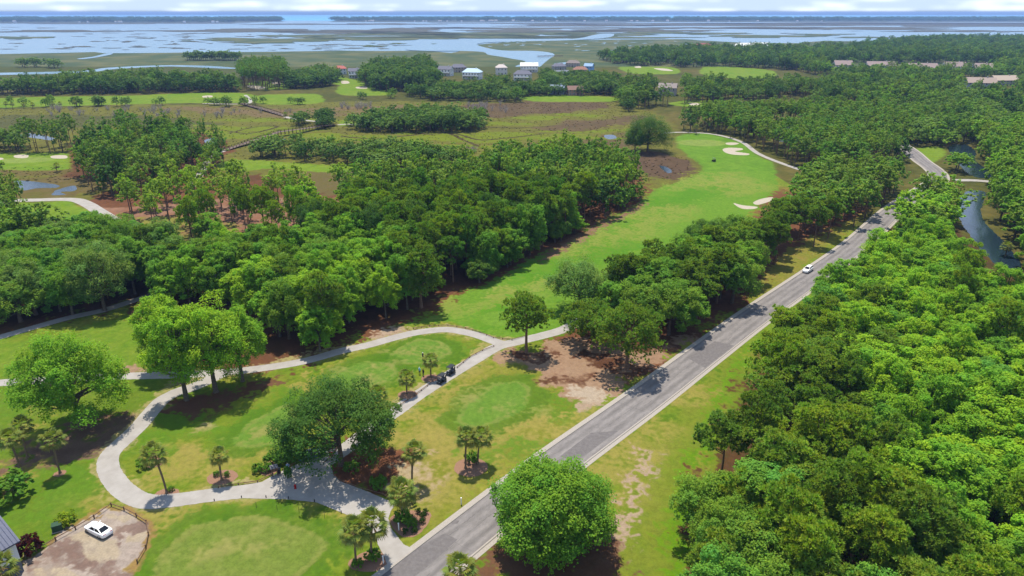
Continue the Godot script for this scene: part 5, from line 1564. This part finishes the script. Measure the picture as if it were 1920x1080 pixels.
var MARSH := PackedVector2Array([Vector2(-60, 206), Vector2(300, 199), Vector2(480, 198), Vector2(640, 192), Vector2(860, 194), Vector2(1170, 192), Vector2(1215, 206), Vector2(1250, 232), Vector2(1180, 250), Vector2(1160, 285), Vector2(1240, 284), Vector2(1292, 300), Vector2(1296, 318), Vector2(1270, 333), Vector2(1180, 350), Vector2(860, 345), Vector2(700, 335), Vector2(430, 296), Vector2(300, 290), Vector2(150, 330), Vector2(150, 372), Vector2(-60, 372)])

func objects() -> void:
	# palms
	for q in [[42, 888, 17, 822, "palm on the lawn rising beside the clipped bush", 1.0], [52, 858, 40, 798, "palm standing in bare litter behind two others on the lawn", 1.0], [113, 887, 97, 824, "palm on the lawn with a small mulch ring", 1.0], [313, 925, 287, 850, "leaning palm in the mulch ring at the path bend", 1.2], [416, 900, 410, 854, "stout palm between two clipped bushes", 0.95], [773, 907, 777, 845, "slender palm on dry turf beside the forecourt", 1.1], [873, 878, 875, 817, "taller of the paired palms near the road", 1.05], [896, 870, 902, 817, "shorter of the paired palms near the road", 1.05], [755, 972, 753, 922, "full palm in the mulch bed at the drive's corner", 1.25], [668, 1058, 665, 992, "darker of the twin palms beside the drive", 1.25], [697, 1046, 698, 982, "taller of the twin palms beside the drive", 1.25], [866, 1128, 863, 1066, "palm beside the road below the round tree", 1.3], [808, 707, 807, 675, "taller palm beside the parked golf carts", 1.05], [763, 738, 762, 707, "shorter palm on the tee above the cart path", 1.05], [718, 778, 708, 737, "palm half hidden behind the spreading oak", 1.05], [10, 1120, 15, 1062, "palm growing against the white building", 1.2]]:
		palm(q[0], q[1], q[2], q[3], q[4], "", q[5])
	for q in [[107, 322, 107, 311], [1305, 252, 1305, 236], [1369, 259, 1369, 241], [1396, 266, 1396, 246], [141, 203, 141, 192], [100, 203, 100, 194], [113, 202, 113, 194], [535, 223, 535, 214], [12, 204, 12, 194], [24, 204, 24, 195], [45, 204, 45, 195], [62, 204, 62, 196], [1885, 480, 1878, 462], [386, 322, 386, 305], [400, 318, 400, 300]]:
		palm(q[0], q[1], q[2], q[3], "small distant palm on the far golf holes", "palms on the far holes")
	# shrubs
	var clip := Color(0.75, 0.9, 0.6)
	for q in [[484, 884, 1.05, 1.3, "small round clipped bush in the bed by the notice box"], [503, 884, 1.0, 1.3, "round clipped bush touching the notice box"], [511, 872, 1.5, 1.9, "larger clipped bush behind the notice box"], [532, 866, 1.7, 1.9, "hedge bush beside the forecourt rail"], [545, 862, 1.7, 1.9, "hedge bush under the oak's edge"], [407, 892, 0.6, 0.8, "tiny dark bush on one side of the stout palm"], [425, 893, 0.6, 0.8, "tiny dark bush on the other side of the stout palm"], [321, 921, 0.6, 0.8, "tiny dark bush in the leaning palm's ring"], [278, 872, 1.9, 1.6, "dark low palmetto clump behind the leaning palm"], [12, 935, 4.2, 3.6, "big rounded bush on the lawn above the white building"], [885, 866, 1.3, 1.6, "young palmetto between the paired palms"], [710, 915, 1.6, 1.8, "palmetto in the needles beside the forecourt rail"], [765, 940, 1.6, 1.5, "twiggy brown shrub behind the corner palm"], [660, 882, 1.5, 1.3, "fern clump at the oak's foot"], [758, 978, 1.5, 1.8, "dark bush at the corner palm's foot"], [770, 985, 1.0, 1.2, "dark bush in the corner mulch bed"], [671, 1062, 0.9, 1.0, "dark bush below the darker twin palm"], [700, 1048, 1.2, 1.4, "grassy clump below the taller twin palm"]]:
		shrub(q[0], q[1], q[2], q[3], clip, q[4])
	for q in [[784, 962], [798, 963], [793, 970], [792, 981], [777, 998], [760, 1000], [749, 978]]:
		shrub(q[0], q[1], 0.5, 0.8, Color(0.5, 0.6, 0.5), "tiny dark bush in the corner mulch bed beside the drive", "tiny bushes in the corner bed")
	shrub(126, 980, 1.5, 1.5, Color(1.0, 1.0, 0.5), "yellow-green ornamental grass clump behind the lot fence")
	shrub(119, 990, 0.6, 0.7, Color(0.7, 0.75, 0.6), "small grey bush beside the green utility box")
	shrub(48, 1040, 2.1, 2.6, Color(0.55, 0.2, 0.45), "dark purple shrub at the white building's corner")
	shrub(541, 897, 0.7, 2.2, Color(0.6, 0.8, 0.6), "young tree planted in the middle of the forecourt", "", "sapling")
	for i in 110:
		var q: Array = [[90, 310, 204, 222], [300, 560, 208, 221], [640, 700, 196, 206], [870, 950, 196, 212], [640, 900, 280, 318], [90, 310, 204, 222]][i % 6]
		var at := gp(rng.randf_range(q[0], q[1]), rng.randf_range(q[2], q[3]))
		if not free_spot(Vector2(at.x, at.z), 0.0): continue
		var o := thing("bare_shrub", "bare grey twiggy shrub standing in the marsh grass", "shrub", at, rng.randf() * TAU, "grey marsh shrubs")
		var r := rng.randf_range(2.0, 3.6)
		mi("branches", twigs[i % 3], mat("grey twigs", Color(0.62, 0.58, 0.54), 0.9), o).scale = Vector3(r, r * 1.3, r)
	# vehicles
	var a := gp(166, 984)
	var b := gp(206, 1004)
	car("sedan", gp(186, 998), atan2(-(a.z - b.z), a.x - b.x), "white paint", false, "white sedan parked in the sandy lot beside the fence", "car")
	a = gp(1480, 534)
	b = gp(1540, 495)
	car("sport_utility_car", gp(1514, 509), atan2(-(a.z - b.z), a.x - b.x), "white paint", true, "white car driving along the straight road", "car")
	car("parked_car", gp(586, 857), 0.5, "blue paint", false, "dark blue car half hidden under the spreading oak", "car")
	a = gp(853, 697)
	b = gp(790, 737)
	var along := atan2(-(a.z - b.z), a.x - b.x)
	golf_cart(gp(828, 717), along + PI, "black golf cart, the lower of two parked on the path")
	golf_cart(gp(845, 701), along + PI, "black golf cart parked just ahead of another on the path")
	golf_cart(gp(1338, 303), 2.0, "golf cart out on the fairway below the far green")
	# people
	person(gp(793, 674), 1.2, Color(0.03, 0.03, 0.04), Color(0.03, 0.03, 0.03), Vector3(0.0, 0.98, 0.3), Color(0.8, 0.8, 0.8), "person in black with a white cap standing on the tee")
	person(gp(787, 702), -0.6, Color(0.25, 0.5, 0.62), Color(0.04, 0.04, 0.05), Vector3.ZERO, Color(0.6, 0.6, 0.6), "person in a pale blue shirt watching from the tee")
	person(gp(794, 705), -0.8, Color(0.02, 0.02, 0.02), Color(0.03, 0.03, 0.03), Vector3.ZERO, Color(0.04, 0.04, 0.04), "person all in black beside the one in pale blue")
	person(gp(541, 884), 0.4, Color(0.28, 0.36, 0.55), Color(0.06, 0.07, 0.1), Vector3.ZERO, Color(0.5, 0.45, 0.4), "person in a blue shirt walking beside the forecourt rail")
	# rails
	rail_fence([69, 1035, 105, 1014, 142, 993, 177, 972, 209, 949, 233, 957, 256, 969, 275, 982, 279, 1004, 274, 1029, 258, 1056], "low timber rail fence round the sandy parking lot", "rail_fence", 0.75, 3.0)
	rail_fence([737, 770, 765, 751, 790, 733, 812, 716], "low rail beside the path below the golf carts", "path_rail", 0.4)
	rail_fence([857, 690, 880, 671, 905, 658, 926, 650], "low rail beside the path between golf carts and junction", "path_rail", 0.4)
	rail_fence([775, 617, 805, 612, 840, 611, 873, 616, 900, 624, 925, 634, 960, 638, 985, 631], "low rail along the fairway end of the curving path", "path_rail", 0.4)
	rail_fence([410, 915, 447, 909, 483, 904, 512, 890], "low rail between the stout palm and the notice box", "path_rail", 0.4)
	rail_fence([530, 882, 548, 873, 572, 861], "low rail in front of the hedge bushes", "path_rail", 0.4)
	rail_fence([627, 893, 638, 902, 680, 918, 718, 928, 743, 945], "dark rail between the forecourt and the needle bed", "path_rail", 0.4)
	for q in [[402, 939, 0.35], [453, 933, 0.35], [499, 933, 0.4], [541, 935, 0.4], [590, 941, 0.45], [640, 962, 0.45]]:
		var o := thing("path_marker", "short black marker post along the forecourt's lower edge", "marker post", gp(q[0], q[1]), 0, "marker posts by the forecourt")
		mi("post", lathe([[0.02, -0.1], [0.08, -0.1], [0.08, q[2]], [0.05, q[2] + 0.05], [0.01, q[2] + 0.05]], 8), mats["black plastic"], o)
	for q in [[481, 952], [520, 957], [561, 960], [609, 972]]:
		var o := thing("rope_stake", "slim stake at the rim of the large green", "stake", gp(q[0], q[1]), 0, "stakes round the large green")
		mi("stake", lathe([[0.01, -0.1], [0.03, -0.1], [0.03, 0.95], [0.045, 0.97], [0.045, 1.02], [0.01, 1.03]], 6), mats["black plastic"], o)
	for q in [[865, 946, "white marker post on a pale patch by the kerb"], [719, 1056, "white marker post in the mulch beside the drive"], [748, 994, "white marker post in the corner mulch bed"]]:
		var o := thing("marker_post", q[2], "post", gp(q[0], q[1]))
		mi("post", bevel_box(Vector3(0.16, 1.25, 0.16), 0.03), mats["white trim"], o)
		mi("cap", bevel_box(Vector3(0.22, 0.08, 0.22), 0.03), mats["white trim"], o, Vector3(0, 1.25, 0))
	# notice box, bin, utility box, red thing
	var k := thing("notice_box", "grey wooden notice box with a pitched lid by the forecourt", "notice box", gp(516, 891), 0.5)
	for s in [-1, 1]:
		for s2 in [-1, 1]: mi("leg", bevel_box(Vector3(0.12, 1.0, 0.12), 0.02), mats["timber"], k, Vector3(0.4 * s, 0, 0.28 * s2))
	mi("box", bevel_box(Vector3(1.05, 0.75, 0.75), 0.04), mats["timber"], k, Vector3(0, 0.9, 0))
	mi("lid", bevel_box(Vector3(1.3, 0.1, 1.0), 0.04), mats["grey vinyl"], k, Vector3(0, 1.68, 0), Vector3(0.2, 0, 0))
	k = thing("waste_bin", "dark waste bin standing beside the notice box", "bin", gp(524, 887))
	mi("drum", lathe([[0.02, 0.0], [0.26, 0.0], [0.3, 0.85], [0.27, 0.88]], 12), mats["black plastic"], k)
	mi("lid", lathe([[0.31, 0.86], [0.3, 0.95], [0.16, 1.05], [0.02, 1.08]], 12), mats["grey vinyl"], k)
	k = thing("utility_box", "dark green utility box behind the lot fence", "utility box", gp(109, 994), 0.5)
	mi("cabinet", bevel_box(Vector3(1.3, 1.0, 1.1), 0.05), mat("utility green", Color(0.16, 0.26, 0.18), 0.5), k, Vector3(0, 0.1, 0))
	mi("plinth", bevel_box(Vector3(1.5, 0.12, 1.3), 0.02), mats["kerb concrete"], k)
	mi("lid", bevel_box(Vector3(1.36, 0.1, 1.16), 0.03), mats["utility green"], k, Vector3(0, 1.1, 0))
	k = thing("fire_hydrant", "red hydrant on the pale forecourt", "hydrant", gp(554, 916))
	mi("barrel", lathe([[0.02, 0.0], [0.2, 0.0], [0.2, 0.08], [0.13, 0.1], [0.13, 0.6], [0.18, 0.62], [0.17, 0.7], [0.1, 0.82], [0.02, 0.86]], 12), mats["red"], k)
	for s in [-1, 1]: mi("outlet", lathe([[0.02, 0.0], [0.08, 0.0], [0.08, 0.22], [0.02, 0.24]], 8), mats["red"], k, Vector3(0.0, 0.48, 0), Vector3(0, 0, s * PI / 2))
	k = thing("red_marker", "small red board leaning in the needles under the oak", "board", gp(621, 856))
	mi("board", bevel_box(Vector3(0.7, 1.0, 0.08), 0.02), mats["red"], k)
	mi("stake", bevel_box(Vector3(0.06, 1.1, 0.06), 0.01), mats["timber"], k, Vector3(0, 0, -0.09))
	# white building with a metal roof
	var c := gp(46, 1070)
	var e := gp(0, 1097)
	var turn := atan2(-(c.z - e.z), c.x - e.x)
	k = thing("clubhouse", "white building with a blue-grey metal roof beside the sandy lot", "building", c, turn)
	var ht := height_to(c, 1014)
	var v := PackedVector3Array()
	add_box(v, Vector3(-16, ht * 0.42, -11), Vector3(0, ht, 0))
	mi("wall", soup(v), mat("white siding", Color(0.78, 0.78, 0.80), 0.8), k)
	v = PackedVector3Array()
	add_box(v, Vector3(-15.97, -0.2, -10.97), Vector3(-0.03, ht * 0.42, -0.03))
	mi("base_wall", soup(v), mat("grey base", Color(0.34, 0.36, 0.4), 0.8), k)
	v = PackedVector3Array()
	quad(v, Vector3(-16.5, ht - 0.1, 0.5), Vector3(0.5, ht - 0.1, 0.5), Vector3(0.5, ht + 3.0, -5.5), Vector3(-16.5, ht + 3.0, -5.5))
	quad(v, Vector3(-16.5, ht - 0.1, -11.5), Vector3(0.5, ht - 0.1, -11.5), Vector3(0.5, ht + 3.0, -5.5), Vector3(-16.5, ht + 3.0, -5.5))
	quad(v, Vector3(-16.5, ht - 0.3, 0.5), Vector3(0.5, ht - 0.3, 0.5), Vector3(0.5, ht - 0.1, 0.5), Vector3(-16.5, ht - 0.1, 0.5))
	v.append_array([Vector3(0, ht, 0), Vector3(0, ht, -11), Vector3(0, ht + 2.85, -5.5)])
	var rf := mi("roof", soup(v), mats["roof metal"], k)
	for i in 34:
		v = PackedVector3Array()
		var x := -16.3 + i * 0.5
		tube(v, [Vector3(x, ht - 0.08, 0.5), Vector3(x, ht + 3.02, -5.5)], [0.035, 0.035], 4)
		mi("seam", soup(v), mats["roof metal"], rf)
	for q in [[-2.6, 0.62], [-7.5, 0.62], [-12, 0.62]]:
		var w := mi("window", bevel_box(Vector3(1.7, 1.6, 0.14), 0.02), mats["white trim"], k, Vector3(q[0], ht * 0.55, 0.03))
		mi("pane", bevel_box(Vector3(1.45, 1.35, 0.06), 0.01), mats["window glass"], w, Vector3(0, 0.12, 0.07))
	# boardwalks and dock
	boardwalk([420, 283, 470, 270, 524, 256, 560, 250, 600, 241, 634, 234], [0.4, 1.6, 3.0, 2.6, 1.6, 0.5], 3.4, "long humped boardwalk crossing the marsh creek")
	boardwalk([453, 195, 490, 206, 537, 219], [0.5, 1.3, 0.5], 3.6, "straight boardwalk from the far fairway to the hummock")
	boardwalk([1055, 106, 1030, 106.2, 1004, 107], [1.0, 1.0, 1.0], 3.0, "small dock reaching into the tidal creek")
	# houses
	var wh := Color(0.80, 0.80, 0.78)
	var slate := Color(0.38, 0.38, 0.42)
	for q in [[638, 139, 18, 11, 8, 0.2, wh, Color(0.62, 0.36, 0.32), true, "white house with a red roof behind the far greens", false], [666, 146, 16, 11, 9, 0.1, wh, slate, false, "white house with a grey roof beside the big grove", true], [836, 142, 19, 12, 9, -0.3, wh, slate, false, "white gabled house beyond the row of small trees", true], [860, 135, 22, 13, 7, 0.25, Color(0.62, 0.56, 0.5), slate, true, "tan house with dark slate roof between white ones", false], [886, 148, 24, 14, 9, -0.25, wh, Color(0.66, 0.74, 0.8), true, "large white house with a pale blue roof", true], [940, 140, 15, 12, 10, 0.2, Color(0.78, 0.76, 0.72), Color(0.7, 0.66, 0.64), true, "cream tall house with a pale roof", false], [980, 150, 23, 13, 8, -0.15, wh, slate, true, "white porch house with a dark roof by the creek", true], [992, 135, 26, 14, 9, 0.0, wh, wh, false, "white house with a white roof beside the creek", true], [1048, 130, 20, 13, 5, 0.3, Color(0.6, 0.58, 0.54), slate, true, "low grey-roofed house behind the creek", false], [1074, 125, 22, 13, 6, -0.2, Color(0.66, 0.6, 0.54), Color(0.46, 0.42, 0.4), true, "brown-roofed house near the creek pools", false], [1088, 138, 20, 12, 6, 0.1, Color(0.66, 0.58, 0.5), Color(0.52, 0.38, 0.32), true, "tan house with a russet roof", false], [1104, 134, 13, 11, 8, -0.4, Color(0.45, 0.6, 0.78), Color(0.5, 0.6, 0.7), false, "pale blue house beside the dark trees", false], [1052, 146, 20, 12, 6, 0.2, Color(0.6, 0.62, 0.64), Color(0.44, 0.46, 0.5), false, "grey house among the trees below the creek", false], [1045, 176, 16, 11, 6, -0.2, Color(0.6, 0.64, 0.68), Color(0.46, 0.5, 0.56), false, "grey cottage hidden behind the row of trees", false], [1078, 178, 17, 11, 6, 0.1, Color(0.6, 0.46, 0.4), Color(0.46, 0.36, 0.32), false, "brick cottage hidden behind the row of trees", false], [1251, 178, 19, 13, 8, -0.3, Color(0.62, 0.58, 0.54), Color(0.5, 0.46, 0.44), false, "taupe two-storey house among the pines", false]]:
		house(q[0], q[1], q[2] * 0.85, q[3] * 0.9, q[4] * 0.9, q[5], q[6], q[7], q[8], q[9], 2, q[10])
	var pink := Color(0.52, 0.46, 0.44)
	for q in [[1578, 131, 26, "pink-roofed house nearest the far turf"], [1648, 133, 40, "long pink-roofed house with gabled ends"], [1722, 137, 46, "longest pink-roofed house among the pale trees"], [1786, 134, 30, "pink-roofed house beyond the longest one"], [1838, 137, 26, "small pink-roofed house at the end of its row"]]:
		house(q[0], q[1], q[2] * 0.85, 17, 7, -0.12, Color(0.76, 0.74, 0.72), pink, false, q[3], 2)
	house(1835, 165, 26, 15, 6, -0.25, Color(0.55, 0.58, 0.6), Color(0.56, 0.5, 0.46), false, "grey house with gables standing alone in the woods", 2)
	house(1878, 160, 26, 14, 6, 0.1, Color(0.6, 0.58, 0.54), Color(0.62, 0.56, 0.5), false, "tan-roofed house beside the grey gabled one", 2)
	for q in [[1395, 91, 40, "white-roofed hall by the lagoon woods"], [1425, 90, 46, "longer white-roofed hall by the lagoon woods"]]:
		house(q[0], q[1], q[2], 18, 6, 0.0, wh, wh, true, q[3], 1)
	house(1318, 94, 30, 16, 9, 0.0, Color(0.55, 0.34, 0.3), Color(0.5, 0.3, 0.27), true, "red building rising from the lagoon woods", 2)
	# tussocks that give the marsh its grain
	var tv := PackedVector3Array()
	for i in 10:
		var an := i * 0.63
		var e2 := Vector3(cos(an) * rng.randf_range(0.3, 0.9), rng.randf_range(0.5, 1.0), sin(an) * rng.randf_range(0.3, 0.9))
		var s2 := Vector3(-sin(an), 0, cos(an)) * 0.3
		tv.append_array([s2, -s2, e2])
	var spots := []
	for i in 6000:
		var at := gp(rng.randf_range(-30, 1300), 192 + 150 * pow(rng.randf(), 1.6))
		var q2 := proj(at)
		if not Geometry2D.is_point_in_polygon(q2, MARSH): continue
		if not free_spot(Vector2(at.x, at.z), 0.0): continue
		spots.append(at)
	var soil: PackedByteArray = mid_t.d
	var tm := MultiMesh.new()
	tm.transform_format = MultiMesh.TRANSFORM_3D
	tm.use_colors = true
	tm.mesh = soup(tv)
	tm.instance_count = spots.size()
	var fn := FastNoiseLite.new()
	fn.frequency = 0.012
	for i in spots.size():
		var at: Vector3 = spots[i]
		var o3: int = (int((at.z - mid_t.z0) / mid_t.res) * mid_t.w + int((at.x - mid_t.x0) / mid_t.res)) * 3
		var k2 := 1.25 + fn.get_noise_2d(at.x, at.z * 0.6) * 0.4 + rng.randf_range(-0.25, 0.25)
		var col := Color(soil[o3] / 255.0, soil[o3 + 1] / 255.0, soil[o3 + 2] / 255.0).srgb_to_linear() * k2   # the plants are the colour of the patch they grow in
		tm.set_instance_transform(i, Transform3D(Basis(Vector3.UP, rng.randf() * TAU).scaled(Vector3(1.1, 0.45, 1.1) * rng.randf_range(0.5, 1.1)), at))
		tm.set_instance_color(i, col)
	var to := MultiMeshInstance3D.new()
	to.name = "marsh_grass"
	to.multimesh = tm
	to.material_override = leaf_mat("tussock", Color.WHITE)
	add_child(to)
	tag(to, "olive and brown tussocks of marsh grass between the golf holes", "marsh grass", "", "stuff")
	# barrier island: belt of trees and pale houses
	var belt := MultiMesh.new()
	belt.transform_format = MultiMesh.TRANSFORM_3D
	belt.mesh = lib.oak_tree.far[0][1]
	var xs := []
	for i in 2600:
		var west := i % 5 < 2
		var x := rng.randf_range(-60, 528) if west else rng.randf_range(622, 2000)
		var y := rng.randf_range(35.5, 41.6 if x < 440 else 40.0) if west else rng.randf_range(36.0, 39.6)
		xs.append(Transform3D(Basis(Vector3.UP, rng.randf() * TAU).scaled(Vector3(5, 2.5, 5) * rng.randf_range(0.7, 1.2)), gp(x, y) - Vector3(0, 2.5, 0)))
	belt.instance_count = xs.size()
	for i in xs.size(): belt.set_instance_transform(i, xs[i])
	var bo := MultiMeshInstance3D.new()
	bo.name = "island_woodland"
	bo.multimesh = belt
	bo.material_override = leaf_mat("oak_tree deep green", Color.WHITE)
	add_child(bo)
	tag(bo, "dark belt of trees on the barrier islands before the sea", "woodland", "", "stuff")
	for i in 46:
		var x: float = rng.randf_range(10, 440) if i < 10 else rng.randf_range(640, 1560)
		var o := thing("beach_house", "tiny pale house among the barrier island's trees", "house", gp(x, 42.2 if i < 10 else 40.6), rng.randf_range(-0.4, 0.4), "pale houses on the barrier islands")
		var s := rng.randf_range(0.4, 0.8)
		var hv := PackedVector3Array()
		add_box(hv, Vector3(-14, -2, -9) * s, Vector3(14, 13, 9) * s)
		mi("wall", soup(hv), mats["white trim"], o)
		hv = PackedVector3Array()
		for sg in [-1, 1]: quad(hv, Vector3(-15, 12.5, 10 * sg) * s, Vector3(15, 12.5, 10 * sg) * s, Vector3(15, 18, 0) * s, Vector3(-15, 18, 0) * s)
		for sg in [-1, 1]: hv.append_array([Vector3(15 * sg, 12.5, 10) * s, Vector3(15 * sg, 12.5, -10) * s, Vector3(15 * sg, 18, 0) * s])
		mi("roof", soup(hv), mat("pale roof", Color(0.6, 0.58, 0.56), 0.8), o)
